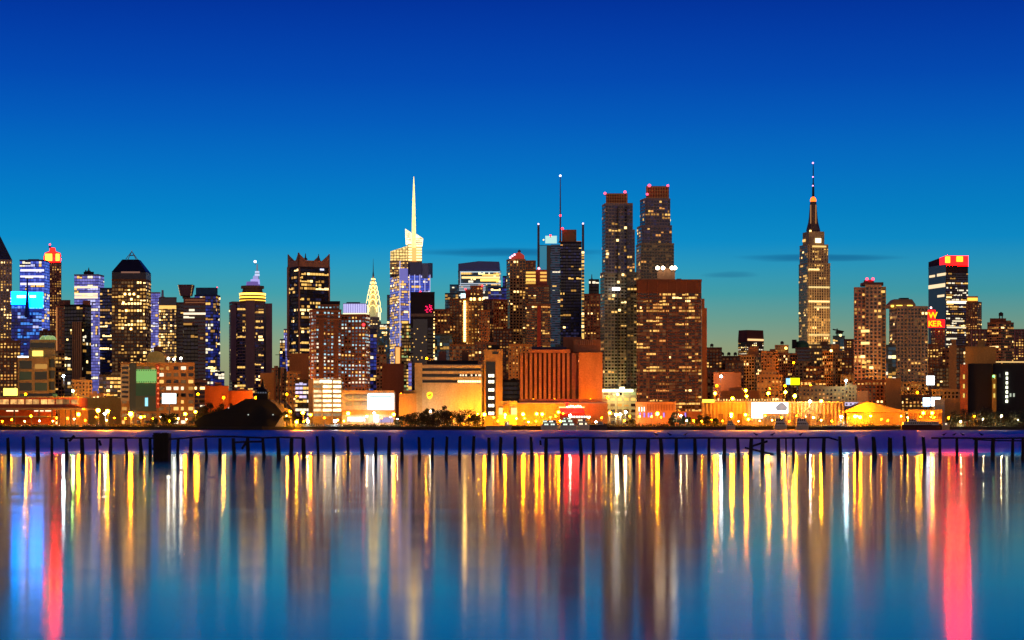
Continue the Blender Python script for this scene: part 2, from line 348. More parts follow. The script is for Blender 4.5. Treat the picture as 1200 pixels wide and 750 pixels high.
# --- drum crowned tower
t = Thing('drum_tower', 'purple brown tower with a golden lit drum and stepped blue white spire', 2000, 294, 'tower', None, 30)
PB = (.27, .17, .21)
t.block(268.5, 281, 354, 'navy', Y=2004, lit=.03, wall=PB, xc=272, side='L'); t.block(306, 319, 355.5, 'navy', Y=2004, lit=.05, wall=PB, bare=True)
t.block(278, 309, 356, 'navy', lit=.10, wall=PB, pal='yel', d=30); ribs(t, 288, 299, 352, 455, 1, wallmat((.32, .19, .19)), 10.5, 3)
t.panel(270, 277, 357, 446, wallmat((.27, .17, .23)), 'pier', off=.6)
for a in (309.5,): t.panel(a, a + 2, 358, 436, glass((.01, .01, .05)), 'window_strip')
mb = MB(); cx, cy = X(293.5, 2000), 2016; r = 13.2
mb.lathe(cx, cy, [(r, Z(357, 2000)), (r, Z(342.4, 2000)), (r * .8, Z(341.5, 2000)), (r * .75, Z(337, 2000)), (r * .9, Z(337, 2000)), (r * .9, Z(334, 2000))], wallmat((.22, .13, .07)), 24); t.part(mb, 'drum')
for i, y in enumerate((344, 347.6, 351)):
    mb = MB(); e = emit((1, .55, .05), (6, 3, 2)[i]); mb.lathe(cx, cy, [(r + .3, Z(y + 1.0, 2000)), (r + .3, Z(y - 1.2 + i * .5, 2000))], e, 24); t.part(mb, 'light_ring')
for x, y0, y1, w, col, sv in ((294, 335, 329, 9.5, (.3, .2, .7), .5), (296.5, 332, 326, 6.5, (.5, .45, 1), .9), (297.5, 326, 322, 4, (.5, .5, 1), .7)):
    mb = MB(); mb.lathe(X(x, 2000), cy, [(w * .87 * .9, Z(y0, 2000)), (w * .87 * .8, Z(y1, 2000))], emit(col, sv), 10); t.part(mb, 'spire_tier')
for y0, y1, r0, r1 in ((322, 319.5, 2.6, 2.5), (318.4, 316.4, 2.3, 2.2), (326, 316, 2, 1.4), (316, 308, .9, .7)):
    mb = MB(); mb.lathe(X(299, 2000), cy, [(r0, Z(y0, 2000)), (r1, Z(y1, 2000))], emit((.6, .7, 1), 1.0 if r0 > 2.2 else .22), 8); t.part(mb, 'spire_tier')
t.bulb(299, 306.6, 1.9, emit((1, .85, 1), 4), 'beacon', 2010); t.done()
# --- four horned tower
t = B('horned_tower', 'dark navy tower whose four roof corners rise into pointed horns', 1700, 337, 386.5, 313, 'navy', 'tower', 60, fin=False, xc=349.6, side='L', lit=.18, wall=(.025, .02, .035))
HB = wallmat((.42, .21, .13)); fp = t.fr; zb, zl, zh = Z(313, 1700), Z(304.5, 1700), Z(296, 1700)
mb = MB(); c = [sum(p[i] for p in fp) / 4 for i in (0, 1)]
for i in range(4):      # each face: a low middle and two rising corners
    p, q = Vector((*fp[i], 0)), Vector((*fp[(i + 1) % 4], 0)); inn = (Vector((*c, 0)) - (p + q) / 2).normalized() * 1.2
    prof = [(0, zb), (1, zb), (1, zh), (.76, zl), (.24, zl), (0, zh)]
    A = [tuple(p.lerp(q, u) + Vector((0, 0, z))) for u, z in prof]; Bk = [tuple(p.lerp(q, u) + inn + Vector((0, 0, z))) for u, z in prof]
    mb.face(A, HB); mb.face(Bk[::-1], HB)
    for k in range(6): mb.face([A[k], Bk[k], Bk[(k + 1) % 6], A[(k + 1) % 6]], HB)
t.part(mb, 'horned_parapet')
for a in (349.7, 384.9): t.panel(a, a + 1.5, 313, 420, HB, 'corner_pier', .8)
t.panel(337.1, 339, 313, 420, HB, 'corner_pier', .8, face=-1)
t.mast(358, 304, 297, .9, .3, METAL, Y=1705); t.mast(373.4, 304, 297.5, .5, .3, METAL, Y=1705); t.panel(375, 379.5, 315, 316.8, emit((.7, .75, 1), 1.4), 'lit_floor'); t.done()
B('pale_tower', 'pale mauve sliver of a tower beside the horned tower', 2300, 332.5, 338, 386, 'lav', 'tower', 4, wall=(.42, .36, .44), lit=.1)
B('small_office', 'little dark blue office with lit windows beside the mauve sliver', 2250, 328, 334, 398, 'deep', 'building', 6, lit=.3)
# --- brick hotels
t = B('brick_hotel', 'tall orange brick block with cool white windows and a roof box', 1420, 362.5, 400, 363, 'cool', 'apartment block', 60, fin=False, xc=370, side='L', skip=lambda u, v: .12 < u < .17 or .66 < u < .72, dense=lambda v: .5 if .25 < v < .82 else 0)
for y in (364, 368.5, 373.5): t.panel(371, 399, y, y + 1, wallmat((.5, .2, .08)), 'cornice', 1)
t.block(372, 398, 356.5, 'cool', yb=363, Y=1428, d=16, lit=.12); t.block(376, 398.5, 352.8, 'black', yb=356.4, Y=1431, bare=True, d=12); t.done()
t = B('brick_hotel', 'broad orange brick block with white windows below the lavender grille', 1440, 399.5, 433.5, 369, 'cool', 'apartment block', 50, fin=False, xc=428, side='R', skip=lambda u, v: .44 < u < .5)
t.bulb(426, 380.5, 1.5, RED, Y=1430); t.done()
t = B('grille_topped_office', 'office top with a lavender lit vertical grille behind the brick block', 1900, 402, 430, 355.5, 'lav', 'building', 4, fin=False, bare=True, wall=(.3, .28, .5))
for i in range(13): t.panel(402.6 + i * 2.1, 403.9 + i * 2.1, 356.2, 366.6, emit((.62, .58, 1), 1.1), 'grille_bar', 1)
t.panel(402, 430, 367, 369.4, emit((1, .8, .42), 2), 'lit_floor', .8); t.block(406, 422, 354, 'lav', yb=355.5, Y=1910, bare=True, wall=(.1, .1, .25)); t.done()
# --- spired tower with sunburst crown
t = B('art_deco_tower', 'art deco tower with a tapering crown of bright arches and a needle', 3000, 430.5, 444.5, 372, 'tan', 'tower', 6, fin=False, lit=.05, wall=(.30, .29, .27))
t.block(426, 446.5, 377, 'tan', Y=3002, d=30, wall=(.30, .29, .27), lit=.06)
mb = MB(); Y = 3012; cx = X(437.4, Y); sg = 1.304; CR = wallmat((.75, .7, .6), .35)
prof = [(372, 7.0), (362, 6.8), (354, 6.0), (346, 4.8), (338, 3.6), (330, 2.2), (323, 1.0), (318, .45), (303, .1)]
mb.lathe(cx, Y, [(w * sg, Z(y, Y)) for y, w in prof[:7]], CR, 8); t.part(mb, 'crown')
mb = MB(); mb.lathe(cx, Y, [(w * sg * 1.1, Z(y, Y)) for y, w in prof[6:]], wallmat((.1, .12, .14), .4), 8); t.part(mb, 'needle')
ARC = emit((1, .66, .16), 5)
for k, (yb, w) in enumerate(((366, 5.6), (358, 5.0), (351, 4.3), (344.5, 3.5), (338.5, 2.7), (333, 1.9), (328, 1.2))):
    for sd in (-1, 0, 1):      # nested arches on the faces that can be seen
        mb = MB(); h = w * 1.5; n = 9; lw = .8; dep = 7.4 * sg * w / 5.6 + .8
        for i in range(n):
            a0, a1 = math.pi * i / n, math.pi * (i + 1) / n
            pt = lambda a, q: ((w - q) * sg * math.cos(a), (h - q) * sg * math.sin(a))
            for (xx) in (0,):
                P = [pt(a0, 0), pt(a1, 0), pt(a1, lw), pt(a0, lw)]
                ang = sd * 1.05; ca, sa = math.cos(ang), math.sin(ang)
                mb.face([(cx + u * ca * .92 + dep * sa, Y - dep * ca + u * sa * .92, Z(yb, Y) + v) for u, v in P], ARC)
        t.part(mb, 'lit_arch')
mb = MB()
for i in range(5): mb.box(cx - 4.6 + i * 2, cx - 3.6 + i * 2, Y - 11, Y - 10.2, Z(371, Y), Z(359, Y) + 4 - abs(i - 2) * 1.8, emit((.85, .75, .3), .6))
t.part(mb, 'arch_window')
for px in (431.3, 443.6, 445.5): t.panel(px - .7, px + .7, 358 if px < 445 else 366, 375, emit((1, .85, .45), 1.6), 'light_strip', .8)
t.done()
B('teal_tower', 'thin teal grey tower beside the art deco spire', 2700, 443, 454, 380, 'teal', 'tower', 6, lit=.08, wall=(.16, .25, .28))
B('dark_tower', 'thin navy tower right under the art deco spire', 1640, 433.8, 441.5, 386, 'deep', 'tower', 6, lit=.06)
B('teal_tower', 'grey blue slab rising beside the spired bank tower', 2600, 453.5, 459, 346, 'teal', 'tower', 3, lit=.03, wall=(.14, .2, .24))
# --- bank tower with the needle
t = B('bank_tower', 'glass skyscraper with a glowing white slanted top and golden needle', 2400, 457, 481, 322, 'lav', 'tower', 40, fin=False, xc=468, side='L', lit=.34, pal='yel', d=40)
for st_, xs in (('dense', (457, 479, 294)),):
    t.block(457, 479, 306, 'dense', yb=322, Y=2402, d=26, lit=.8, wall=(.5, .4, .25))
YL = emit((1, .66, .22), 1.15, vary=.6)
mb = MB(); Y = 2402
P = [(457.5, 306), (477.5, 306), (477.5, 288), (457.5, 294.6)]
for q in (0,):
    a = [(X(px, Y), Y, Z(py, Y)) for px, py in P]; b = [(p[0] + .3, Y + 22, p[2]) for p in a]
    mb.face(a, YL); mb.face(b[::-1], YL)
    for k in range(4): mb.face([a[k], b[k], b[(k + 1) % 4], a[(k + 1) % 4]], YL)
t.part(mb, 'slanted_crown'); mb = MB(); CM = wallmat((.16, .11, .06))
for y in (292.6, 296, 299.4, 302.8): mb.box(X(458 + max(0, 294.4 - y) * 3.0, Y), X(477.3, Y), Y - .5, Y - .05, Z(y + .7, Y), Z(y, Y), CM)
for px in (461, 464.4, 467.8, 471.2, 474.6): mb.box(X(px, Y), X(px + .5, Y), Y - .9, Y - .55, Z(306, Y), Z(295.2 - (px - 457) * .33, Y), CM)
t.part(mb, 'crown_mullions')
t.block(479.5, 504, 322, 'blue', Y=2396, d=36, lit=.07, wall=(.25, .25, .5)); fr = t.fr
for i in range(5): t.panel(479.6 + i * 6, 480.3 + i * 6, 322, 430, emit((.62, .6, 1), .9), 'edge_light', .8)
t.panel(480.4, 494, 308, 321.6, glass((.012, .03, .24)), 'dark_panel', 1.2); t.block(478, 494.6, 307, 'dense', yb=322, Y=2399, bare=True, d=30, wall=(.1, .1, .2))
CW2 = emit((1, .78, .42), 1.9, True, vary=.5)
mb = MB(); Y = 2398
for x0, x1, pts in ((475, 481.5, [(475.4, 286), (481.6, 286), (481.6, 272.4), (474.8, 268)]), (487, 495.4, [(488, 288), (494.4, 288), (495.4, 279), (487, 273.6)])):
    a = [(X(px, Y), Y, Z(py, Y)) for px, py in pts]; b = [(p[0], Y + 12, p[2]) for p in a]
    mb.face(a, CW2); mb.face(b[::-1], CW2)
    for k in range(4): mb.face([a[k], b[k], b[(k + 1) % 4], a[(k + 1) % 4]], CW2)
t.part(mb, 'lit_fin'); mb = MB()
for a, b, y0 in ((476, 481.4, 274), (487.2, 494.4, 279.6)):
    for k in range(4): mb.box(X(a, Y), X(b, Y), Y - .5, Y - .05, Z(y0 + k * 2.2 + .5, Y), Z(y0 + k * 2.2, Y), wallmat((.3, .2, .1)))
t.part(mb, 'fin_mullions')
t.block(477.5, 494.4, 286, 'dense', yb=307, Y=2399, d=20, lit=.9, wall=(.6, .45, .25), bare=True)
for i in range(6): t.panel(478.6, 494.2, 287.4 + i * 3.2, 289.4 + i * 3.2, emit((1, .72, .3), 2.2), 'lit_floor', .6)
t.panel(482.8, 488, 288, 306, emit((1, .42, .12), 1.5), 'light_strip', 1.4)
mb = MB(); mb.lathe(X(485, 2396), 2394, [(2.7, Z(290, 2396)), (2.3, Z(262, 2396)), (1.6, Z(235, 2396)), (.9, Z(218, 2396)), (.25, Z(207, 2396))], emit((1, .72, .22), 1.9, vary=.3), 8); t.part(mb, 'spire')
for px, w, y0, y1, m in ((472.5, 5, 314, 328, emit((.32, .3, .95), .5)), (498, 5.5, 308, 326, wallmat((.25, .3, .5), .5)), (503.5, 3.2, 307.6, 325, wallmat((.06, .14, .3), .4))):
    mb = MB(); mb.lathe(X(px, 2390), 2400, [(w * 1.04, Z(y1, 2390)), (w * 1.04, Z(y0, 2390))], m, 14); t.part(mb, 'rounded_corner')
for a in (457.3, 468.2): t.panel(a, a + 1, 306, 430, emit((.65, .62, 1), .9), 'edge_light', .8) if a > 468 else None
t.done()
t = B('dark_tower', 'black slab with red roof lights before the needle topped tower', 1650, 481, 509.3, 343, 'black', 'tower', 20, fin=False, wall=(.008, .01, .03), lit=0, skip=lambda u, v: v > .74)
t.panel(481.2, 509, 367.6, 371, wallmat((.16, .14, .14)), 'ledge', 1); t.panel(484, 501, 374, 425, glass((.012, .02, .06)), 'glass_face', .3)
for i in range(14): t.panel(*(lambda x, y: (x, x + 1.2, y, y + 1))(R.uniform(483, 500), R.uniform(381, 424)), W3, 'window', .5)
for i in range(17):
    y = 366 + i * 3.6 + R.uniform(-1, 1); t.panel(508, 509.4, y, y + R.uniform(1, 2.6), W8 if i % 3 else W3, 'window', .6)
mb = MB()
for i in range(26):
    a, r_ = R.uniform(0, 6.28), R.uniform(1, 5); q = t.at(503 + r_ * math.cos(a) * 1.1, 361.5 + r_ * math.sin(a), 1); mb = MB(); mb.ball(q, .42, emit((1, .01, .1), 2.2), 6, 4); t.part(mb, 'red_light')
pass; t.bulb(492.5, 342.3, 1.3, RED); t.bulb(507.5, 343, 1, RED); t.done()
t = B('lit_office', 'slim office with rows of greenish yellow windows under the bank tower', 1800, 470.5, 482, 380, 'dense', 'building', 24, fin=False, lit=.85, pal='green', wall=(.12, .1, .06)); t.panel(471, 478, 376.4, 379, W3, 'roof_light', 2); t.block(471.5, 479, 375.5, 'black', yb=380, Y=1806, bare=True); t.done()
t = B('brick_building', 'narrow slab with an orange glowing wall below the bank tower', 1750, 462.5, 470.5, 406, 'orange', 'building', 2, fin=False, bare=True); t.panel(463.6, 468.6, 407, 429, emit((1, .45, .12), 1.2), 'glowing_wall'); t.done()  # orange light on the wall put in as a glowing panel
B('lavender_tower', 'slim lavender lit shaft rising behind the tan ribbon windowed building', 1560, 478.5, 482.5, 424, 'lav', 'tower', 3, lit=.2, wall=(.5, .35, .6))
t = B('old_tower', 'small old brown stepped tower with a green cap', 1600, 441, 453, 416, 'tan', 'building', 6, fin=False, wall=(.30, .16, .08)); t.block(443.5, 450.5, 405, 'tan', yb=416, Y=1603, d=9, wall=(.28, .2, .1)); pyramid(t, t.fr, t.z1, Z(400, 1606), .15, wallmat((.1, .2, .12)), 'cap'); t.done()
B('brick_building', 'blank dark red brown block behind the white lit terminal', 1480, 447.5, 473, 426, 'brickd', 'building', 2, bare=True, wall=(.15, .055, .045))
# --- sloped glass office
t = B('sloped_office', 'blue glass office with a slanting roof and yellow upper floor', 2200, 537, 587, 318, 'teal', 'building', 16, fin=False, lit=.1, wall=(.1, .2, .3))
mb = MB(); Y = 2200
P = [(537, 318), (586, 318), (585, 306.6), (561, 306), (537, 309)]
a = [(X(px, Y), Y, Z(py, Y)) for px, py in P]; b = [(p[0] + .5, Y + 30, p[2]) for p in a]; RF = glass((.015, .05, .36), .25)
mb.face(a, RF); mb.face(b[::-1], RF)
for k in range(5): mb.face([a[k], b[k], b[(k + 1) % 5], a[(k + 1) % 5]], RF)
t.part(mb, 'roof')
for y0, y1, x0, x1, m in ((318.2, 319.2, 540, 586, emit((.7, .9, 1), .8)), (324, 326.4, 541, 586, emit((1, .7, .25), 1.6)), (327, 329.6, 563, 585, emit((1, .6, .1), 2.4)), (321.4, 323, 565, 585, emit((1, .65, .15), 1.5)), (332, 333, 539, 586, emit((.75, .85, 1), .7))): t.panel(x0, x1, y0, y1, m, 'lit_floor', .7)
for i in range(3): t.panel(538, 569, 334.4 + i * 2.5, 335.5 + i * 2.5, emit((.75, .85, 1), .65), 'lit_floor', .9)  # white slats, their brightness put in as glowing strips
for px in (539.6, 586): t.panel(px - .4, px + .4, 318, 334, emit((.6, .8, 1), .6), 'edge_light', 1)
t.panel(540, 545.6, 344, 350, emit((.7, .95, 1), 2), 'screen', .8); t.done()
t = B('glass_block', 'stepped teal glass block at the corner of the sloped roof office', 2150, 521.5, 537, 344, 'teal', 'building', 8, fin=False, lit=.2); t.block(527, 538, 334, 'teal', Y=2160, lit=.05, wall=(.05, .2, .35)); t.panel(525, 536.5, 345, 347, emit((.9, 1, .6), 1.6), 'lit_floor', .8); t.done()
# --- brown midtown cluster
t = B('brick_tower', 'brown brick tower with a bright yellow strip of light down it', 1800, 541, 567, 350, 'brickd', 'tower', 14, fin=False, wall=(.27, .11, .04), lit=.05, d=26)
t.block(551, 566, 335.5, 'brickd', yb=350, Y=1808, wall=(.27, .1, .05)); t.block(545.5, 553, 339.5, 'brickd', yb=350, Y=1812, bare=True, wall=(.26, .06, .05)); fr = t.fr
t.block(541, 567.2, 350, 'brickd', yb=352, Y=1799.4, bare=True, d=4, wall=(.27, .11, .04)); 
mb = MB()
for i in range(24): mb.box(*(lambda p: (p[0] - 1.0, p[0] + 1.0, p[1] - 1.2, p[1] - .2, p[2] - .75, p[2] + .75))(t.at(544.6, 353.5 + i * 2.4)), emit((1, .6, .12), 9, True))
t.part(mb, 'light_strip')
for px in (552, 556, 562.4, 566.4): t.panel(px - 1.2, px + 1.2, 349, 352, emit((1, .72, .2), 5), 'floodlight', 1)
t.bulb(545.5, 338.8, 1.1, RED); t.bulb(565, 335, 1.1, RED); t.done()
B('apartment_tower', 'dark brown apartment tower beside the yellow light strip', 1780, 527, 541.5, 350.5, 'brick', 'apartment block', 14, wall=(.22, .10, .05), lit=.05)
B('apartment_tower', 'dull brown block next to the black slab with red roof lights', 1760, 509, 527.5, 363, 'brickd', 'apartment block', 12, lit=.06, wall=(.22, .09, .045))
t = B('office_tower', 'rounded navy office whose dark face carries faint lettering', 2050, 572, 594, 337, 'deep', 'building', 4, fin=False, lit=.02, wall=(.05, .06, .14))
t.panel(575, 588, 344.6, 345.8, emit((.5, .6, 1), .3), 'lettering'); t.panel(574.5, 588, 340.5, 341.2, emit((.6, .7, 1), .2), 'lettering'); t.block(589, 594, 324, 'deep', Y=2056, lit=.02, d=14); t.done()
t = B('brick_tower', 'red brown tower before the navy office, stepped toward the grid tower', 1740, 566, 595, 351, 'brick', 'tower', 14, fin=False, wall=(.24, .075, .035), lit=.05, xc=579, side='L'); t.block(561, 574, 364, 'brick', Y=1730, wall=(.30, .12, .045), lit=.05); t.done()
t = B('grid_tower', 'tall tan gridded tower capped with a red lit crown', 1800, 593.5, 616, 304, 'grid', 'tower', 40, fin=False, xc=597.5, side='L', wall=(.42, .26, .12), lit=.055)
mb = MB(); Y = 1806
P = [(598, 304), (614.5, 304), (614.5, 299.5), (612, 297.6), (608.5, 295), (603.5, 297.5), (600, 300)]
a = [(X(px, Y), Y, Z(py, Y)) for px, py in P]; b = [(p[0], Y + 16, p[2]) for p in a]; RR = emit((1, .06, .03), .35)
mb.face(a, RR); mb.face(b[::-1], RR)
for k in range(7): mb.face([a[k], b[k], b[(k + 1) % 7], a[(k + 1) % 7]], RR)
t.part(mb, 'crown')
for px, py in ((598, 302), (600.5, 300), (603, 298.4)): t.bulb(px, py, 1.25, emit((1, .25, .3), 6), Y=1798)
t.mast(608.5, 295, 292.6, .8, .5, METAL); t.done()
t = B('balcony_tower', 'brown tower with yellow lit upper bands beside the gridded tower', 1830, 615.5, 628, 306, 'balc', 'tower', 12, fin=False, wall=(.34, .15, .08))
for i in range(4): t.panel(616.4, 627.6, 318.4 + i * 4, 320.6 + i * 4, emit((1, .55, .1), (1.2, 1.4, 1.6, .9)[i]), 'lit_floor', .8)
t.done()
t = B('apartment_tower', 'brown banded apartment tower with a red stripe and a stepped top', 1740, 617, 645, 357, 'balc', 'apartment block', 30, fin=False, wall=(.30, .14, .07), lit=.07)
t.block(619, 643.5, 335, 'balc', yb=357, Y=1744, wall=(.22, .09, .06), lit=.05); t.block(628, 641, 316, 'brickd', yb=335, Y=1748, bare=True, d=16, wall=(.3, .07, .06)); fr = t.fr
for i in range(3): t.panel(633, 640.6, 318.6 + i * 4.2, 321 + i * 4.2, emit((1, .52, .1), 1.1), 'lit_floor', .6)
t.bulb(631.5, 314.6, 1.5, emit((1, .2, .25), 6)); t.panel(629.5, 634, 359, 412, wallmat((.4, .07, .05)), 'stripe', 8.6); t.done()
# --- tower with the ladder screens
t = B('screen_walled_tower', 'dark tower with white ladder screens, corner fins and a thin antenna', 2000, 656.6, 681.5, 284, 'navy', 'tower', 30, fin=False, lit=.03, wall=(.01, .012, .035), d=40, pal='warm', skip=lambda u, v: False)
t.block(658.5, 675.5, 269, 'brick', yb=284, Y=2006, bare=True, d=20, wall=(.30, .15, .07)); t.block(632, 656.5, 288, 'teal', Y=2008, d=30, lit=.02, wall=(.05, .16, .22))
t.panel(632.4, 640.6, 288, 318, emit((.03, .32, .5), .6), 'glass_screen', .6); t.panel(641, 645, 288, 400, glass((.008, .008, .02)), 'window_strip', .7)
t.panel(639, 652.5, 276.5, 285.2, emit((.55, .95, .9), .9), 'lit_screen', 1.5, 1)
SL = emit((.45, .5, .95), .055)  # pale tone of the slats put in as a faint glow
for i in range(44):
    y = 286.6 + i * 2.75
    if y < 404: t.panel(645.6, 656, y, y + 1.25, SL, 'screen_slat', 1.2, 2)
for px, y0 in ((631, 263), (683.2, 262.5)): t.panel(px - 1.3, px + 1.3, y0, 400, wallmat((.06, .06, .12), .5), 'corner_fin', 2, 2); t.bulb(px, y0 - .5, 1.1, emit((1, .6, .9), 4), Y=1998)
for i in range(26):
    y = 294 + i * 4; t.panel(681.6, 684.6, y + R.uniform(-1, 1), y + 1 + R.choice((.4, 1, 2)), R.choice((W3, W3, W8, W1)), 'window', .6, 4.2)
t.panel(657, 681, 282.6, 283.8, emit((1, .3, .1), .3), 'glowing_ledge', 1)
for y in (356.8, 364): t.panel(657, 664, y, y + .8, emit((.8, .6, .7), .3), 'glowing_ledge', 1); t.panel(675, 681, y, y + .8, emit((.8, .6, .7), .3), 'glowing_ledge', 1)
t.mast(656.6, 284, 206, 1.0, .35, wallmat((.15, .05, .05)), 'antenna', 2002); t.bulb(656.6, 206, 1.5, emit((.9, .8, 1), 4), Y=2004); t.bulb(656.6, 252.5, 1.5, RED, Y=2002); t.bulb(659, 268, 1.7, RED, Y=2002); t.bulb(645, 276, 1.4, RED, Y=1998); t.bulb(637, 281, 1, W8, Y=1998)
t.done()
t = B('brick_tower', 'dusky red brown building with a stepped black top near the silver twin', 1800, 684.5, 706, 345, 'brick', 'tower', 16, fin=False, wall=(.24, .09, .05), lit=.08); t.block(690, 702, 328, 'black', yb=345, Y=1806, d=16, lit=.03); t.mast(693.5, 328, 321.5, .6, .3, METAL); t.panel(692.6, 694.4, 348, 405, emit((1, .5, .1), .35), 'light_strip'); t.done()
# --- silver twins
def silver(label, Y, tiers, crown, bulbs, y0l):
    t = Thing('silver_tower', label, Y, (tiers[-1][0] + tiers[-1][1]) / 2, 'apartment tower', 'pair of tall silver apartment towers', 60)
    prev = None
    for k, (x0, x1, yt, xc, sd, st, yb) in enumerate(tiers):
        t.block(x0, x1, yt, st, yb=yb, xc=xc, side=sd, Y=Y + k * .0, d=None if sd else 24, lit=.045)
    x0, x1, yt, yb = crown
    t.block(x0, x1, yt, 'brick', yb=yb, Y=Y + 6, bare=True, d=20, wall=(.26, .09, .05)); CB = wallmat((.5, .26, .1))
    for i in range(9): t.panel(x0 + (x1 - x0) * (i + .3) / 9, x0 + (x1 - x0) * (i + .62) / 9, yt + 1.5, yb - 1, CB, 'crown_bar', .8)
    for j in range(4): t.panel(x0, x1, yt + (yb - yt) * (j + .2) / 4, yt + (yb - yt) * (j + .4) / 4, emit((1, .3, .06), .12), 'crown_rail', .5)
    for px, py, r in bulbs: t.bulb(px, py, r, PINK, Y=Y)
    return t
t = silver('silver apartment tower with a lit white floor at its base', 1420, [(705.5, 734.5, 239, 709.5, 'L', 'apt', 320), (703.5, 735, 319.5, 708.5, 'L', 'aptg', 458)], (710, 735.5, 226.5, 240), ((709, 226.6, 1.3), (732.4, 225, 1.3)), 0)
for x0, x1, yt, yb, st in ((734.6, 741.6, 239, 270, 'apt'), (734.6, 744, 270, 320, 'apt'), (735, 746.4, 320, 458, 'aptg')): t.block(x0, x1, yt, st, yb=yb, Y=1428, d=20, lit=.05)
for px in (724, 734.4): t.panel(px - .5, px + .5, 242, 456, wallmat((.04, .045, .05)), 'pier', 2, 7)
t.block(706, 746, 456.5, 'lobby', yb=490, Y=1416, d=10, wall=(.35, .34, .24), zb=GZ, lit=.3, pal='green'); t.panel(706, 742, 456.4, 459.4, emit((1, .95, .6), 3), 'lit_floor', 1); t.panel(726, 732, 453.4, 456.4, emit((1, .9, .5), 3), 'floodlight', 1)
for px, py in ((723.6, 281.6), (712, 297.6), (730, 322), (724.6, 330.6), (719, 346.4), (726, 363.5), (733, 267)): t.panel(px - 1.4, px + 1.4, py - 1.3, py + 1.3, W8, 'window', 1, .5)
t.panel(717.5, 726.4, 337, 340, emit((1, .95, 1), 6), 'window', 1); t.done()
t = silver('silver apartment tower rising behind the broad brown apartment block', 1520, [(750, 785.5, 233, 756, 'L', 'apt', 265), (746.5, 787.4, 264.6, 752, 'L', 'apt', 286), (745.5, 789.8, 285.6, 751, 'L', 'aptg', 480)], (757, 784, 218, 234), ((761, 217.5, 1.7), (758.6, 227.6, 1.4), (782.6, 217.6, 1.3)), 0)
for px, py in ((754.6, 257.4), (758, 258), (775, 258), (780, 258.4), (784.4, 258.2), (752.6, 272), (755, 279.6), (759.5, 280), (776, 288), (785.6, 301.6), (749.6, 310)): t.panel(px - 1.3, px + 1.3, py - 1.3, py + 1.3, W8 if px > 760 else W3, 'window', 1, .8)
t.done()
# --- broad brown apartment block
t = B('apartment_block', 'broad brown apartment block with a lamp ringed penthouse', 1390, 746, 822, 328.5, 'balc', 'apartment block', 80, fin=False, top=8, lit=.085, d=40)
for i in range(7): t.panel(746 + 2 + i * 11.2, 748.8 + i * 11.2, 330, 476, wallmat((.22, .08, .04)), 'pier', .4)
t.block(770, 791, 314, 'tan', yb=328.5, Y=1400, bare=True, d=20, wall=(.25, .13, .07)); 
for px in (770.6, 777, 787.4, 791): t.bulb(px, 314, 1.9, emit((1, .8, .55), 14, True), 'floodlight', 1394)
t.block(822.2, 825.6, 350, 'brick', Y=1396, bare=True, d=30, wall=(.42, .16, .06)); t.block(825.4, 828.4, 361, 'brick', Y=1400, bare=True, d=30, wall=(.45, .17, .06))
t.block(793, 798.5, 326.5, 'black', yb=328.5, Y=1398, bare=True, d=8); t.done()
# ================================================================== downtown side
t = B('hexagonal_tower', 'squat dark red tower with a lit band, wider at its shoulders', 2400, 865, 895, 400, 'brickd', 'tower', 10, fin=False, xc=875, side='L', pal='white', lit=.12, wall=(.07, .03, .03))
fp = t.fr; c = [sum(p[i] for p in fp) / 4 for i in (0, 1)]; mb = MB()
mb.prism([(c[0] + (p[0] - c[0]) * 1.02, c[1] + (p[1] - c[1]) * 1.02) for p in fp], t.z1 + .2, Z(387, 2410), wallmat((.15, .045, .03)), top=[(c[0] + (p[0] - c[0]) * .96, c[1] + (p[1] - c[1]) * .96) for p in fp]); t.part(mb, 'roof')
t.panel(876, 894.6, 397.4, 399.2, emit((1, .6, .25), 1.3), 'lit_floor', .6); t.done()
t = B('apartment_block', 'tan block with a square lift tower under the dark red tower', 1720, 865, 893, 416.5, 'grid', 'apartment block', 16, fin=False, wall=(.40, .24, .11), xc=884, side='R', lit=.05); t.block(877, 889, 406.5, 'tan', yb=416.5, Y=1730, bare=True, d=12, wall=(.42, .2, .08)); t.done()
t = B('stepped_apartment_block', 'bright orange stepped apartment block above the floodlit shed', 1480, 887, 917, 440, 'orange', 'apartment block', 16, fin=False, lit=.06); t.block(893, 913, 434.5, 'orange', yb=440, Y=1482, d=14); t.block(898, 908, 431, 'orange', yb=434.5, Y=1484, bare=True, d=10)
for i in range(7): t.panel(905, 906.6, 439 + i * 4.3, 440.8 + i * 4.3, W3, 'window', .6)
t.done()
t = B('tower_block', 'tan block with one lit lamp and a roof tank west of the domed block', 1800, 908, 924, 405, 'orange', 'building', 4, fin=False, lit=.03, wall=(.42, .22, .1)); t.bulb(921, 408, 1.8, emit((1, .5, .1), 6), Y=1796); tank(t, 916.5, 405, 399.5, 1806, DARKW); t.done()
B('apartment_block', 'brown windowed block directly before the domed block', 1760, 911, 934.5, 414.5, 'grid', 'apartment block', 16, wall=(.34, .15, .07), lit=.06, xc=923, side='L')
t = B('domed_block', 'dark block with a low green dome between two tan blocks', 1950, 932, 949, 408, 'slabs', 'building', 4, fin=False, lit=.03, wall=(.18, .09, .06)); mb = MB(); mb.lathe(X(940.5, 1960), 1966, [(7, Z(407.6, 1960)), (6.8, Z(403, 1960)), (5, Z(400, 1960)), (.5, Z(398.8, 1960))], wallmat((.05, .16, .09)), 16); t.part(mb, 'dome'); t.block(928, 933.6, 398, 'black', yb=408, Y=1956, bare=True, d=10); t.done()
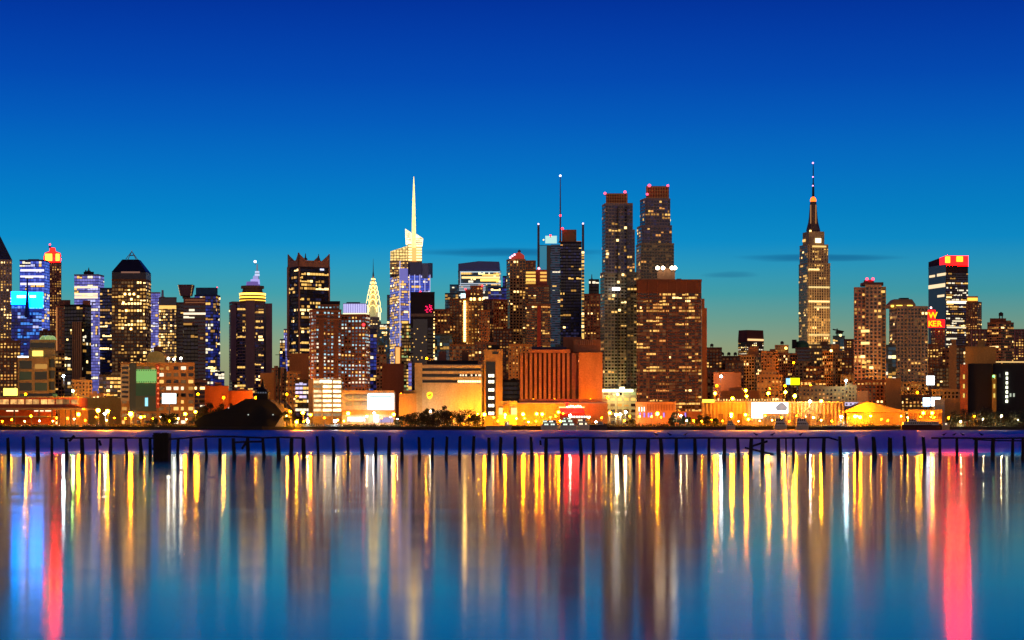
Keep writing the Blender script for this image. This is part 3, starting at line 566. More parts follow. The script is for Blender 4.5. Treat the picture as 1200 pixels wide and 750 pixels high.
# --- the tall stepped skyscraper with the mast
t = Thing('stepped_skyscraper', 'tallest stepped stone skyscraper with a glowing orange beacon and mast', 3300, 954.5, 'skyscraper', None, 80)
EW = (.55, .38, .19); S['esb'] = (EW, [(glass((.05, .015, .008)), 5), (GK, 2), (DO, 1.5)], 5.6, 5.4, .62, .7, .05, 'yel')
t.block(936, 973, 308.5, 'esb', xc=946.5, side='L', d=42); ribs(t, 946.5, 973, 309, 470, 9, wallmat((.72, .54, .3)), .75, .8)
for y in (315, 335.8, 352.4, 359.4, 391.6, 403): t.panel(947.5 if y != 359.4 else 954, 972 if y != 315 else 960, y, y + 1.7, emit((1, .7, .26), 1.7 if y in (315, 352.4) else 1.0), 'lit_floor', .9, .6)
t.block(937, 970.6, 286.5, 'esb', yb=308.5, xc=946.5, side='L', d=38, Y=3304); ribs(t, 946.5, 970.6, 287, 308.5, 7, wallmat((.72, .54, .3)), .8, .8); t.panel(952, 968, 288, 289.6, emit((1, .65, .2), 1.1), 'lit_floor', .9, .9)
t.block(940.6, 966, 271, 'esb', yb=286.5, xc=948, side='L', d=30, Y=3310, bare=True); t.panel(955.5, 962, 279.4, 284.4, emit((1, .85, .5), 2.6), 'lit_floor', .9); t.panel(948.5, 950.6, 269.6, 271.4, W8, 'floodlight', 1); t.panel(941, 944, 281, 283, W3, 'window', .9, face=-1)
mb = MB(); Y = 3325; cx = X(953, Y); g = 1.43
mb.lathe(cx, Y, [(8.6 * g, Z(271, Y)), (7.4 * g, Z(266, Y)), (6 * g, Z(261, Y)), (5.2 * g, Z(255, Y)), (4.5 * g, Z(246, Y)), (4.1 * g, Z(240, Y)), (3.6 * g, Z(236.5, Y))], wallmat((.14, .09, .07), .5), 12); t.part(mb, 'mooring_mast')
for px in (950, 956): t.panel(px - .5, px + .5, 240, 262, emit((1, .42, .12), .4), 'mast_rib', .8, -3)  # ribs glow in place of light falling on the mast
mb = MB(); mb.lathe(cx, Y, [(3.4 * g, Z(236.5, Y)), (3.6 * g, Z(234, Y)), (2.6 * g, Z(231.8, Y)), (1 * g, Z(230.6, Y))], emit((1, .13, .01), 3.2, True), 12); t.part(mb, 'beacon')
mb = MB(); mb.lathe(cx, Y, [(1.5 * g, Z(230.6, Y)), (1.2 * g, Z(216, Y)), (.7 * g, Z(214, Y)), (.6 * g, Z(200, Y)), (.3 * g, Z(191, Y))], DARKW, 8); t.part(mb, 'antenna')
for py, r in ((191, 2.1), (207.3, 1.7), (217.6, 1.8)): t.bulb(952.6, py, r, emit((1, .4, .8), 2.5), Y=3318)
t.done()
t = B('teal_tower', 'teal glass block with a crane arm on top beside the mast topped skyscraper', 2500, 976, 990, 394, 'teal', 'tower', 5, fin=False, lit=.08, wall=(.06, .14, .14)); mb = MB(); Y = 2500
mb.tube((X(981, Y), Y, Z(394, Y)), (X(981, Y), Y, Z(385, Y)), .9, .8, DARKW); mb.tube((X(976, Y), Y, Z(386, Y)), (X(989, Y), Y, Z(388.6, Y)), .9, .7, DARKW); mb.box(X(980, Y), X(988, Y), Y, Y + 6, Z(391, Y), Z(388, Y), DARKW); t.part(mb, 'roof_crane'); t.bulb(985, 393, 2.2, W8, Y=2490); t.done()
B('brick_tower', 'dark red brown block tucked behind the orange gridded block', 2000, 989, 1001, 398, 'brickd', 'building', 6, lit=.08)
t = B('apartment_block', 'orange gridded apartment block with a glowing roof box', 1700, 964, 990, 411.5, 'grid', 'apartment block', 18, fin=False, xc=976, side='L', wall=(.44, .21, .07), lit=.09, pal='amber'); t.block(974, 983.5, 403.5, 'orange', yb=411.5, Y=1706, bare=True, d=12); t.bulb(974, 411, 1.6, emit((1, .6, .15), 8), Y=1698); t.done()
t = B('octagonal_tower', 'tall brown gridded apartment tower with pink roof lights and chamfered corners', 1450, 1001, 1038, 337, 'grid', 'apartment tower', 40, fin=False, xc=1013, side='L', lit=.02, wall=(.48, .3, .18), bare=True)
t.block(1000.6, 1014, 337.6, 'grid', wall=(.46, .22, .14), lit=.04, Y=1447, d=8); t.block(1014, 1033, 334.6, 'grid', Y=1444, d=10, lit=.05, wall=(.52, .36, .22)); t.block(1033, 1038.3, 337, 'grid', Y=1447, d=10, lit=.02, wall=(.40, .27, .12))
for y in (386.6, 400.8): t.panel(1009, 1018, y, y + 3, emit((1, .68, .22), 1.7), 'window', .6 if y < 0 else 3.2)
for px, py in ((1017, 423.6), (1012, 425), (1012, 430), (1020, 431), (1010.5, 418), (1030, 371.5), (1034, 342)): t.panel(px - 2, px + 2, py - 1.3, py + 1.3, W8 if px in (1010.5, 1020) else W3, 'window', 4)
mb = MB(); Y = 1450; mb.prism([(X(1012, Y), Y + 1), (X(1035.6, Y), Y + 1), (X(1036, Y), Y + 14), (X(1012, Y), Y + 14)], Z(334.5, Y), Z(330.6, Y), wallmat((.2, .09, .06))); mb.prism([(X(1015, Y), Y + 3), (X(1025, Y), Y + 3), (X(1025, Y), Y + 10), (X(1015, Y), Y + 10)], Z(330.6, Y), Z(327.6, Y), wallmat((.5, .06, .04))); t.part(mb, 'penthouse')
for px in (1016, 1023): t.bulb(px, 327, 1.6, PINK, Y=1452)
t.done()
t = B('apartment_tower', 'broad tan gridded apartment tower with a yellow lit curved penthouse', 1500, 1042, 1087.5, 359.5, 'grid', 'apartment tower', 40, fin=False, xc=1051, side='L', lit=.035, wall=(.55, .42, .27))
mb = MB(); Y = 1506; mb.prism([(X(1043.4, Y), Y), (X(1073, Y), Y), (X(1073, Y), Y + 22), (X(1043.4, Y), Y + 22)], Z(360, Y), Z(356.6, Y), wallmat((.45, .3, .13))); mb.prism([(X(1043.4, Y), Y), (X(1073, Y), Y), (X(1073, Y), Y + 22), (X(1043.4, Y), Y + 22)], Z(356.6, Y), Z(350.2, Y), wallmat((.45, .28, .13)), top=[(X(1049, Y), Y + 4), (X(1070, Y), Y + 4), (X(1070, Y), Y + 18), (X(1049, Y), Y + 18)]); mb.box(X(1057, Y), X(1067, Y), Y + 6, Y + 14, Z(350.2, Y), Z(348.4, Y), DARKW); t.part(mb, 'penthouse')
for a, b in ((1044, 1047), (1050.4, 1057), (1063, 1069)): t.panel(a, b, 357.6, 360, emit((1, .62, .08), 2.6), 'lit_window', 1, -3.5)
for i in range(4): t.panel(1051, 1087, 372.4 + i * 17, 373.2 + i * 17, wallmat((.6, .5, .38)), 'string_course', .7)
for px in (1063.6, 1079): t.panel(px - .5, px + .5, 361, 462, wallmat((.55, .45, .3)), 'pier', .8)
t.done()
# --- red crowned tower
t = B('red_crowned_tower', 'grey and black tower whose top glows solid red with yellow lit panels', 2600, 1088, 1134.5, 311.5, 'navy', 'tower', 50, fin=False, xc=1109, side='L', lit=.16, pal='white', wall=(.05, .02, .025), d=52, top=8)
for y, a, b in ((353, 1109.5, 1133.6), (375.6, 1116, 1129), (383, 1109.5, 1133), (396, 1109, 1121)): t.panel(a, b, y, y + 2.4 if y == 353 else y + 1.4, emit((1, .85, .55), 2.6 if y == 353 else 1.0), 'lit_floor', .8)
fp = t.fr; RC = emit((1, .0001, .0001), 180, True); mb = MB(); z0 = t.z1 + .8; pz = [Z(299.4, 2600), Z(299.4, 2600), Z(303, 2640), Z(306.5, 2640)]
k = len(mb.v); tp = [(p[0], p[1], z) for p, z in zip(fp, pz)]
mb.face([(*fp[0], z0), (*fp[1], z0), tp[1], tp[0]], RC); mb.face([(*fp[1], z0), (*fp[2], z0), tp[2], tp[1]], RC); mb.face([(*fp[2], z0), (*fp[3], z0), tp[3], tp[2]], wallmat((.1, .02, .03))); mb.face(tp, wallmat((.3, .02, .02)))
A = lambda u, z: (fp[3][0] + (fp[0][0] - fp[3][0]) * u, fp[3][1] + (fp[0][1] - fp[3][1]) * u, z)
zt = lambda u: pz[3] + (pz[0] - pz[3]) * u
mb.face([A(.62, z0), A(1, z0), A(1, zt(1)), A(.62, zt(.62))], emit((1, .004, .006), 2.6)); mb.face([A(0, z0), A(.62, z0), A(.62, zt(.62)), A(0, zt(0))], wallmat((.08, .015, .03))); t.part(mb, 'crown')
t.fr = fp
for a, b, f_ in ((1120.8, 1127.4, 0),): t.panel(a, b, 300.6, 306.6, emit((1, .42, .015), 3), 'lit_panel', 2.5)
t.panel(1107.6, 1112, 300.8, 308, emit((1, .45, .02), 3), 'lit_panel', 3.6)
for y, a, b in ((321, 1098.6, 1108.6), (323, 1089.6, 1096), (334.5, 1088.6, 1108), (346, 1099, 1107)): t.panel(a, b, y, y + 1.6, emit((1, .72, .4), 1.2), 'lit_floor', .8, face=-1)
t.panel(1088.3, 1108.6, 313, 420, glass((.10, .11, .14), .3), 'glass_face', .4, face=-1); t.done()
# --- sign tower
t = B('sign_tower', 'red brown tower standing under the glowing red hotel sign', 2080, 1091, 1107.5, 386, 'brickd', 'tower', 10, fin=False, lit=.05, wall=(.26, .08, .04), xc=1096, side='L'); t.done()
t = Thing('rooftop_sign', 'red neon rooftop sign reading W over KER on the red brown tower', 2070, 1096, 'sign'); Y = 2070
RB = emit((1, .002, .003), 5, True); mb = MB(); zf = Z(387, Y)
for a, b, c_, d_ in ((1087.4, 1107.6, 374.4, 383.6), (1087, 1096.6, 363.2, 374.2)): mb.box(X(a, Y), X(b, Y), Y + 2, Y + 3, Z(d_, Y), Z(c_, Y), RB)
t.part(mb, 'sign_board'); mb = MB()
for px in (1092.5, 1095, 1101, 1105): mb.tube((X(px, Y), Y + 5, Z(387.6, Y)), (X(px, Y), Y + 5, Z(376, Y)), .4, .4, METAL); mb.tube((X(px, Y), Y + 5, Z(380, Y)), (X(px, Y), Y + 2.9, Z(380, Y)), .25, .25, METAL)
t.part(mb, 'sign_frame'); YE = emit((1, .42, .0), 2.2)
def letters(t, txt, px, py, h, Y, mat, name='letter', w=None, split=True):
    """block capitals standing off a wall, baseline at py, h photo pixels tall"""
    u = h / F * Y
    for i, chr_ in enumerate(txt):
        if chr_ == ' ': continue
        cu = bpy.data.curves.new('letter', 'FONT'); cu.body = chr_; cu.size = u * 1.4; cu.extrude = u * .03; cu.offset = u * .035
        ob = bpy.data.objects.new('letter', cu); C.objects.link(ob); dg = bpy.context.evaluated_depsgraph_get()
        me = bpy.data.meshes.new_from_object(ob.evaluated_get(dg)); C.objects.unlink(ob); bpy.data.objects.remove(ob)
        x0 = X(px + i * (w or h * .8), Y)
        for v in me.vertices: v.co = (v.co.x + x0 - t.org[0], Y - v.co.z - t.org[1], v.co.y + Z(py, Y) - t.org[2])
        me.materials.clear(); me.materials.append(mat); o = bpy.data.objects.new(name, me); C.objects.link(o); o.parent = t.e
letters(t, 'W', 1088.2, 372.6, 7, Y, YE); letters(t, 'KER', 1087.6, 382.4, 6.6, Y, YE, w=5.2); t.bulb(1091, 360.6, 1.5, emit((1, .6, .5), 5), Y=2072); mb = MB(); mb.tube((X(1091, Y), Y + 2.6, Z(363.6, Y)), (X(1091, Y), Y + 2.6, Z(360.6, Y)), .3, .3, METAL); t.part(mb, 'sign_frame')
t.done()
t = B('brick_tower', 'orange brick tower with a yellow lit roof loggia behind the red crowned tower', 2250, 1132, 1150.5, 354, 'brick', 'tower', 10, fin=False, xc=1145, side='R', wall=(.36, .13, .05), lit=.09); t.block(1133, 1146, 347, 'orange', yb=354, Y=2254, bare=True, d=16); t.panel(1133.6, 1145.4, 349, 352.4, emit((1, .5, .06), 2), 'lit_floor', .8); t.done()
for a, b, lab in ((1136, 1160, 'low brown office with mauve piers beside the stepped olive tower'), (1187, 1206, 'dark pier fronted office running out of the picture')):
    t = B('pier_fronted_office', lab, 1900, a, b, 386.4, 'brickd', 'building', 4, fin=False, lit=.1, wall=(.22, .07, .06)); ribs(t, a, b, 387, 420, 5, wallmat((.42, .2, .2)), .9); t.done()
t = B('stepped_tower', 'stepped brick tower with a roof water tank above the black glass hall', 1700, 1157, 1188, 378, 'balc', 'building', 16, fin=False, xc=1173, side='L', wall=(.36, .15, .08), lit=.04); t.block(1160, 1179, 373, 'brickd', yb=378, Y=1704, bare=True, d=16); tank(t, 1173, 373, 365.5, 1712, DARKW); t.block(1176, 1185, 375.6, 'tan', yb=378, Y=1706, bare=True, d=10)
t.panel(1174, 1180, 394, 396, W3, 'window', .8); t.done()
t = B('tan_slab', 'blank tan slab rising beside the white square sign', 1560, 1112, 1121, 404, 'tan', 'building', 2, fin=False, bare=True, wall=(.46, .26, .1)); t.block(1115, 1120.5, 397.5, 'tan', yb=404, Y=1562, bare=True, d=10, wall=(.46, .26, .1)); t.done()
t = B('brick_building', 'dim brown building just behind the blank tan slab', 1640, 1104, 1113, 409, 'brick', 'building', 8, lit=.1, fin=False); t.done()
t = B('office_block', 'dim office with two lit windows squeezed between the tan buildings', 1600, 1120, 1133, 406, 'office', 'building', 8, lit=.12, pal='white')
t = B('tan_box_building', 'windowless mustard box hanging over the black glass hall', 1345, 1131, 1167, 406, 'tan', 'building', 0, yb=None, fin=False, bare=True, wall=(.46, .27, .07), d=30); t.block(1146, 1154, 398, 'tan', yb=406, Y=1352, bare=True, d=10, wall=(.42, .26, .08))
for y in (411.4, 422): t.panel(1134.6, 1165.5, y, y + .9, wallmat((.6, .36, .1)), 'trim', .5)
t.done()
t = Thing('glass_hall', 'black glass convention hall with columns of small white lights', 1322, 1168, 'building')
t.block(1134.4, 1162.4, 426, 'black', bare=True, d=18, roof=False); fr = t.fr; t.block(1163.6, 1206, 426, 'black', bare=True, d=18, roof=False, Y=1326)
for i in range(6): t.panel(1153.2, 1155.6, 436.2 + i * 5.5, 439.6 + i * 5.5, emit((.95, 1, .7), 3.5), 'wall_light', .8)
for i in range(7): t.panel(1178.4 + R.uniform(0, .6), 1180.8, 436.2 + i * 5.4, 439.4 + i * 5.4, emit((.95, 1, .7), 3.2), 'wall_light', .8)
for px, y in ((1184, 463), (1188, 463), (1171.5, 440), (1146, 440)): t.panel(px - .8, px + .8, y - 2, y + 2, emit((.8, .9, .7), .6 if px > 1180 else .05), 'wall_light', .8)
t.panel(1167, 1200, 423.4, 425, emit((1, .6, .2), .9), 'lit_floor', .8); t.done()
for a, b, lab, w in ((1125, 1134, 'rust red stair shaft with yellow slit windows beside the black hall', (.42, .13, .05)), (1162.6, 1167.6, 'slim mustard stair shaft with a green lamp in the black hall front', (.45, .3, .06))):
    t = B('stair_shaft', lab, 1318, a, b, 427 if a < 1150 else 439, 'brick', 'building', 0, fin=False, bare=True, wall=w, d=9)
    for y in (439, 450, 461): t.panel((a + b) / 2 - .9, (a + b) / 2 + .9, y, y + 5, emit((1, .75, .15), .9), 'slit_window', .5)
    if a > 1150: t.bulb(1164.5, 441, 1.2, emit((.2, 1, .3), 3), Y=1316)
    t.done()
# ------------------------------------------------------------------ infill: low and middle blocks between the towers
INF = [
 (1760, 46, 66, 388, 'brickd', 'dark red block behind the greenhouse roof', {}), (1560, 57, 76, 412, 'office', 'dim brown office behind the tiled pier', {}), (1500, 84, 108, 446, 'tan', 'low tan house at the foot of the bronze pier tower', {}),
 (1500, 116, 142, 440, 'navy', 'low dark block with big lit windows by the lavender tower', dict(lit=.25)), (1600, 0, 24, 400, 'brick', 'red brown block in front of the stone tower', dict(lit=.22, pal='amber')), (1460, 104, 121, 462, 'orange', 'small orange house by the green lamp', {}),
 (1380, 100, 143, 466, 'orange', 'blank orange warehouse beside the pier terminal', dict(bare=True)), (1480, 226, 243, 446, 'slabs', 'dark purple low block behind the billboard office', {}), (1420, 240, 268, 452, 'brick', 'rust red wall of a low house beneath the cyan screen', dict(bare=True, wall=(.42, .10, .03))),
 (1430, 266, 296, 458, 'brick', 'rust red flat block beside the dark ship', dict(bare=True, wall=(.42, .10, .03))), (1520, 305, 321, 437, 'orange', 'cream stepped house behind the dark ship', dict(bare=True)), (1560, 318, 334, 432, 'brick', 'small rusty house with roof tanks next to the cream house', {}),
 (1600, 339, 362, 414, 'brick', 'orange brick block at the feet of the horned tower', dict(lit=.06, bare=True, wall=(.44, .17, .05))), (1500, 334, 352, 436, 'orange', 'short orange block with a roof tank beside the orange hotel', {}), (1460, 346, 364, 446, 'navy', 'small blue violet lit block beside the brick hotel', dict(lit=.35, pal='lav')),
 (1700, 505, 530, 392, 'teal', 'dull teal block low between the brown towers', {}), (1600, 527, 560, 404, 'office', 'brown office above the ribbon windowed building', dict(lit=.08)), (1500, 556, 582, 402, 'brick', 'orange brown block behind the black stair tower', {}), (1680, 578, 600, 386, 'brickd', 'red black block with few lights near the gridded tower', {}), (1430, 589, 610, 446, 'black', 'low black office with a pair of lights next to the ribbed block', {}), (1600, 596, 624, 404, 'orange', 'ornate tan house behind the ribbed block', dict(lit=.2)),
 (1560, 700, 712, 398, 'brickd', 'sliver of a brown block beside the silver tower', {}),
 (1620, 824, 846, 408, 'brickd', 'dark block with a rooftop tank next to the broad apartment block', dict(tank=1)), (1640, 842, 867, 418, 'brickd', 'dim brown block with three roof tanks on the ridge', dict(tank=3)), (1520, 824, 842, 432, 'brick', 'rusty low house with a white lit stair', {}), (1480, 836, 868, 436, 'brick', 'flat rust coloured wall above the floodlit shed', dict(bare=True, wall=(.40, .13, .04))), (1600, 850, 872, 424, 'brick', 'brown block under the roof tanks', {}),
 (1700, 892, 912, 412, 'brick', 'grey brown block between two tan blocks', {}), (1560, 914, 934, 446, 'brick', 'brown loft behind the yellow billboard', {}), (1600, 932, 950, 424, 'tan', 'tan loft with roof clutter under the green dome', {}), (1520, 944, 966, 430, 'brickd', 'dark brown loft in front of the tall stepped skyscraper', dict(lit=.1, tank=2)), (1500, 938, 968, 446, 'office', 'low office with a lit cornice by the cyan lamp', dict(lit=.1)), (2000, 945, 975, 404, 'office', 'brown block at the foot of the stepped skyscraper', dict(lit=.2)),
 (1700, 986, 1003, 420, 'brickd', 'red black block between the gridded block and the chamfered tower', dict(lit=.08)), (1480, 985, 1004, 440, 'tan', 'grey tan loft by the cyan lamp', {}), (1400, 990, 1006, 452, 'orange', 'pale orange low house above the tented hall', {}),
 (1380, 1004, 1040, 446, 'brick', 'red brick school like block above the tented hall', dict(wall=(.44, .17, .06))), (1360, 1038, 1056, 443, 'orange', 'orange stepped warehouse above the tented hall', dict(bare=True)), (1480, 1036, 1050, 405, 'teal', 'thin dark block between the two gridded apartment towers', {}), (1470, 1054, 1088, 448, 'tan', 'tan arcaded base of the gridded tower', {}),
 (1700, 1086, 1100, 404, 'brickd', 'dark block below the red rooftop sign', dict(lit=.06)), (1620, 1094, 1112, 430, 'office', 'brown office left of the blank tan slab', dict(lit=.12)), (1440, 1092, 1128, 457, 'tan', 'low cream house row behind the blue white billboards', dict(lit=.1)), (1370, 1056, 1092, 464, 'brick', 'white and rust low houses beside the tented hall', dict(lit=.12)),
 (1420, 845, 890, 458, 'brick', 'long rust red depot behind the floodlit shed', dict(bare=True, wall=(.42, .17, .05))), (1400, 936, 990, 454, 'orange', 'long orange depot with garage doors behind the shed', dict(lit=.1)), (1500, 745, 800, 470, 'brick', 'dull red block behind the apartment podium', {}),
]
for Y, a, b, yt, st, lab, k in INF:
    k = dict(k); tk = k.pop('tank', 0)
    t = B('city_block' if st not in ('orange', 'tan') else 'loft_building', lab, Y, a, b, yt, st, 'building', 6, fin=False, **k)
    for i in range(tk): px = a + (b - a) * (i + .6) / (tk + .3); tank(t, px, yt, yt - 5.5, Y + 5, DARKW)
    if R.random() < .6 and not tk:
        u = R.uniform(.15, .55); t.block(a + (b - a) * u, a + (b - a) * (u + .3), yt - R.uniform(2, 4), st, yb=yt, Y=Y + 4, bare=True, d=8)
    t.done()
# ================================================================== THE WATERFRONT
t = Thing('billboard_office', 'sand coloured office with a green lit sign panel and rows of lit windows', 1330, 184, 'building', None, 60)
t.block(141.5, 228, 426, 'lobby', wall=(.46, .25, .08), lit=.34, d=30); t.panel(141.8, 151.6, 427, 470, wallmat((.5, .46, .3)), 'pale_wing', .5)
for i in range(7): t.panel(143, 150.4, 430 + i * 5.6, 432.6 + i * 5.6, GK, 'window', .3, .8)
t.panel(152, 160, 426, 484, glass((.03, .05, .02)), 'dark_bay', .6); t.panel(182.4, 187, 427, 478, wallmat((.6, .12, .06)), 'red_strip', .7)
for y in range(430, 478, 6): t.panel(184.3, 186.3, y, y + 1.8, emit((1, .2, .06), 1.2), 'strip_lamp', .3, 1)
t.panel(159.4, 183, 449, 464, glass((.01, .10, .04)), 'green_glass', .8); t.panel(159.2, 183, 464, 482, glass((.05, .07, .02)), 'glass_entrance', .8); t.panel(170, 173.4, 466, 476, emit((.3, .8, 1), 1.2), 'screen', .4, 1.2)
t.done()
t = Thing('green_sign', 'green lit sign panel on the sand coloured office', 1328, 171, 'sign'); mb = MB(); Y = 1327
mb.box(X(159.6, Y), X(183, Y), Y, Y + 1, Z(448.6, Y), Z(433, Y), emit((.22, .55, .14), .9, True)); t.part(mb, 'sign_panel')
mb = MB()
for i in range(9):
    for py in (434, 447.6): mb.ball((X(160.6 + i * 2.7, Y), Y - .5, Z(py, Y)), .4, DARKW, 6, 4)
t.part(mb, 'sign_lamp')
t = Thing('billboard', 'white lit billboard on a post before the sand coloured office', 1312, 198, 'billboard'); Y = 1312; mb = MB(); mb.box(X(190, Y), X(206, Y), Y, Y + 1, Z(473, Y), Z(461, Y), emit((.8, 1, .92), 4, True)); t.part(mb, 'screen'); mb = MB(); mb.box(X(189.6, Y), X(206.4, Y), Y + 1.1, Y + 1.8, Z(473.6, Y), Z(460.4, Y), DARKW); mb.tube((X(198, Y), Y + 1.5, GZ), (X(198, Y), Y + 1.5, Z(472, Y)), .5, .5, METAL); t.part(mb, 'post')
t = B('roof_hall', 'yellow lit arched rooftop on the office behind the green sign', 1372, 172, 193, 419, 'tan', 'building', 0, fin=False, bare=True, wall=(.5, .4, .12)); mb = MB(); Y = 1370
n = 10; P = [(X(182.5 + 10.5 * math.cos(math.pi * i / n), Y), Y, Z(419 - 7.5 * math.sin(math.pi * i / n), Y)) for i in range(n + 1)]; Q = [(p[0], Y + 22, p[2]) for p in P]; m = wallmat((.6, .42, .1))
mb.face(P[::-1], m); mb.face(Q, m)
for i in range(n): mb.face([P[i], P[i + 1], Q[i + 1], Q[i]], m)
t.part(mb, 'arched_roof'); t.block(180, 190, 406, 'brickd', yb=412, Y=1380, bare=True, d=10); t.done()
# tiled office at the river's edge
t = Thing('panelled_office', 'tan office with large green glass panels and a dome tent on its roof', 1500, 40, 'building', None, 20)
t.block(21, 57, 420, 'big', wall=(.40, .29, .12), d=22); t.block(57, 65, 418, 'big', Y=1503, d=18, wall=(.35, .3, .12)); t.block(33.5, 65, 409.5, 'tan', yb=420, Y=1506, bare=True, d=18, wall=(.36, .32, .16)); fr = t.fr
t.panel(38, 50.5, 411, 417.4, emit((1, .68, .12), 1.8), 'lit_room', .5); t.block(35, 65, 398, 'tan', yb=409.5, Y=1508, bare=True, d=16, wall=(.34, .32, .16)); t.panel(36, 64, 402, 407.6, glass((.01, .02, .03)), 'window_band', .4)
for a, b in ((21, 41), (48, 57)): t.panel(a, b, 417.4, 419.2, emit((1, .95, .8), 4), 'roof_light', .6, -8)
mb = MB(); mb.lathe(X(56, 1516), 1517, [(6.6, Z(398, 1512)), (6.4, Z(396, 1512)), (4.6, Z(393.6, 1512)), (.3, Z(392.6, 1512))], emit((.5, .75, .25), .5, vary=.3), 14); t.part(mb, 'dome_tent'); mb = MB()
for k in range(3):
    for i in range(6):
        a0, a1 = math.pi * i / 6, math.pi * (i + 1) / 6; c_ = X(50 + k * 5.6, 1508)
        mb.tube((c_ + 1.9 * math.cos(a0), 1509, Z(398, 1508) + 3 * math.sin(a0)), (c_ + 1.9 * math.cos(a1), 1509, Z(398, 1508) + 3 * math.sin(a1)), .16, .16, emit((.7, .9, .4), .7))
t.part(mb, 'tent_hoop'); t.done()
# pier terminal: lit upper storey on a slab over columns
t = Thing('pier_terminal', 'long red riverside terminal with a lit upper floor over open columns', 1290, 44, 'building'); Y = 1290
RW = wallmat((.42, .10, .05)); mb = MB(); mb.box(X(-16, Y), X(91, Y), Y, Y + 30, Z(478, Y), Z(466, Y), RW); mb.box(X(-16, Y), X(91.6, Y), Y - .8, Y + 31, Z(466, Y), Z(464.6, Y), wallmat((.3, .3, .2))); mb.box(X(30, Y), X(58, Y), Y + 8, Y + 22, Z(464.6, Y), Z(461, Y), wallmat((.2, .2, .15))); t.part(mb, 'upper_storey')
for i in range(11):
    a = -6 + i * 8.9 + (0 if i % 2 else .6); mb = MB(); lt = (1, 1, 1, 1, 1, .6, 1.2, 1, .4, .16, .5)[i]
    mb.box(X(a, Y), X(a + 7.4, Y), Y - .15, Y, Z(473.6, Y), Z(468, Y), emit((1, .48, .14), 1.0 * lt, vary=.6)); t.part(mb, 'window')
mb = MB(); mb.box(X(-16, Y), X(99, Y), Y - 8, Y + 31, Z(480.4, Y), Z(478, Y), wallmat((.26, .2, .12))); mb.box(X(-16, Y), X(60, Y), Y - 10, Y + 20, Z(489, Y), Z(487.4, Y), wallmat((.3, .28, .14))); t.part(mb, 'deck')
for px in (-4, 18, 47, 62, 70, 78, 84, 90): mb = MB(); mb.box(X(px, Y), X(px + 1.6, Y), Y - 5, Y - 4, GZ, Z(480.4, Y), wallmat((.16, .10, .06))); t.part(mb, 'column')
mb = MB(); mb.box(X(-16, Y), X(60, Y), Y + 12, Y + 13, GZ, Z(480.5, Y), wallmat((.5, .10, .03))); mb.box(X(60, Y), X(96, Y), Y + 18, Y + 19, GZ, Z(480.5, Y), wallmat((.45, .22, .08))); t.part(mb, 'lower_wall')
for a, b in ((2, 16), (35, 46), (48, 56)): mb = MB(); mb.box(X(a, Y), X(b, Y), Y + 11.6, Y + 11.9, Z(482, Y), Z(480.8, Y), emit((1, .8, .5), 2)); t.part(mb, 'strip_lamp')
t = Thing('yellow_billboard', 'yellow lit billboard on the terminal roof', 1284, 12, 'billboard'); Y = 1286; mb = MB(); mb.box(X(4, Y), X(20, Y), Y, Y + 1, Z(463.6, Y), Z(455, Y), emit((1, .78, .12), 2.6, True)); t.part(mb, 'screen'); mb = MB(); mb.box(X(3.6, Y), X(20.4, Y), Y + 1.1, Y + 2, Z(464.5, Y), Z(454.4, Y), DARKW); t.part(mb, 'frame')
# white lit terminal and slab office
t = Thing('slab_office', 'cream office with bright ribbon windows beside the white lit terminal', 1335, 380, 'building', None, 40)
t.block(361.5, 401, 444, 'lobby', bare=True, wall=(.46, .33, .14), d=26, xc=366.5, side='L')
for i in range(8):
    y = 446 + i * 5.5
    for a, b in ((367.6, 376.6), (378.2, 388.6), (390.2, 399.6)): t.panel(a, b, y, y + 3.1, emit((1, .82, .45), (2.6 if a > 370 else 1.2) if i < 7 and not (i == 1 and a < 370) else .25, vary=.45), 'window', .3)
for y in (449.6, 455.1, 460.6, 466.1, 471.6, 477.1, 482.6): t.panel(367, 401, y, y + 1.2, wallmat((.5, .42, .22)), 'sill', .6)
t.panel(376.6, 378.2, 445, 497, wallmat((.5, .42, .22)), 'pier', .7); t.panel(388.6, 390.2, 445, 497, wallmat((.5, .42, .22)), 'pier', .7); t.panel(366.6, 401, 443.6, 446, wallmat((.55, .5, .36)), 'cornice', .8); t.panel(375, 388, 445.8, 447.6, emit((1, 1, .9), 4), 'lit_sign', .8, .9); t.done()
t = Thing('white_terminal', 'long low terminal with a big white glowing wall panel', 1325, 433, 'building', None, 10)
t.block(400.8, 463, 459, 'lobby', bare=True, wall=(.5, .47, .38), d=24); t.panel(401, 462, 457.6, 460, wallmat((.45, .3, .15)), 'eave', 1.2)
for i in range(3):
    for y in (463, 471): t.panel(405 + i * 9.4, 412.6 + i * 9.4, y, y + 4.6, glass((.25, .33, .33), .3), 'window', .3)
WP = emit((.92, .98, 1), 2.4, True, vary=.1); t.panel(431, 461.6, 461.4, 480, WP, 'lit_panel', .8)
mb = MB(); Y = 1321; mb.box(X(433, Y), X(459, Y), Y - .25, Y, Z(466, Y), Z(464.2, Y), emit((.45, .8, .8), .8)); t.part(mb, 'lettering')
t.panel(400.9, 463, 481, 486, wallmat((.55, .25, .08)), 'fascia', .7); t.panel(407, 428, 488.5, 494, emit((.7, .95, 1), 1.4), 'shop_window', .4); t.panel(438, 444, 485, 495, emit((1, .75, .7), 2.2), 'shop_window', .4); t.panel(445, 461, 489, 495, emit((.5, .5, 1), .6), 'shop_window', .4); t.done()
t = B('stepped_annex', 'stepped sand coloured annex between the terminal and the blank walled building', 1322, 467.5, 488, 461, 'tan', 'building', 0, fin=False, bare=True, wall=(.46, .28, .09), d=20)
t.block(473, 488, 457.6, 'tan', yb=461, Y=1326, bare=True, d=12, wall=(.46, .3, .1))
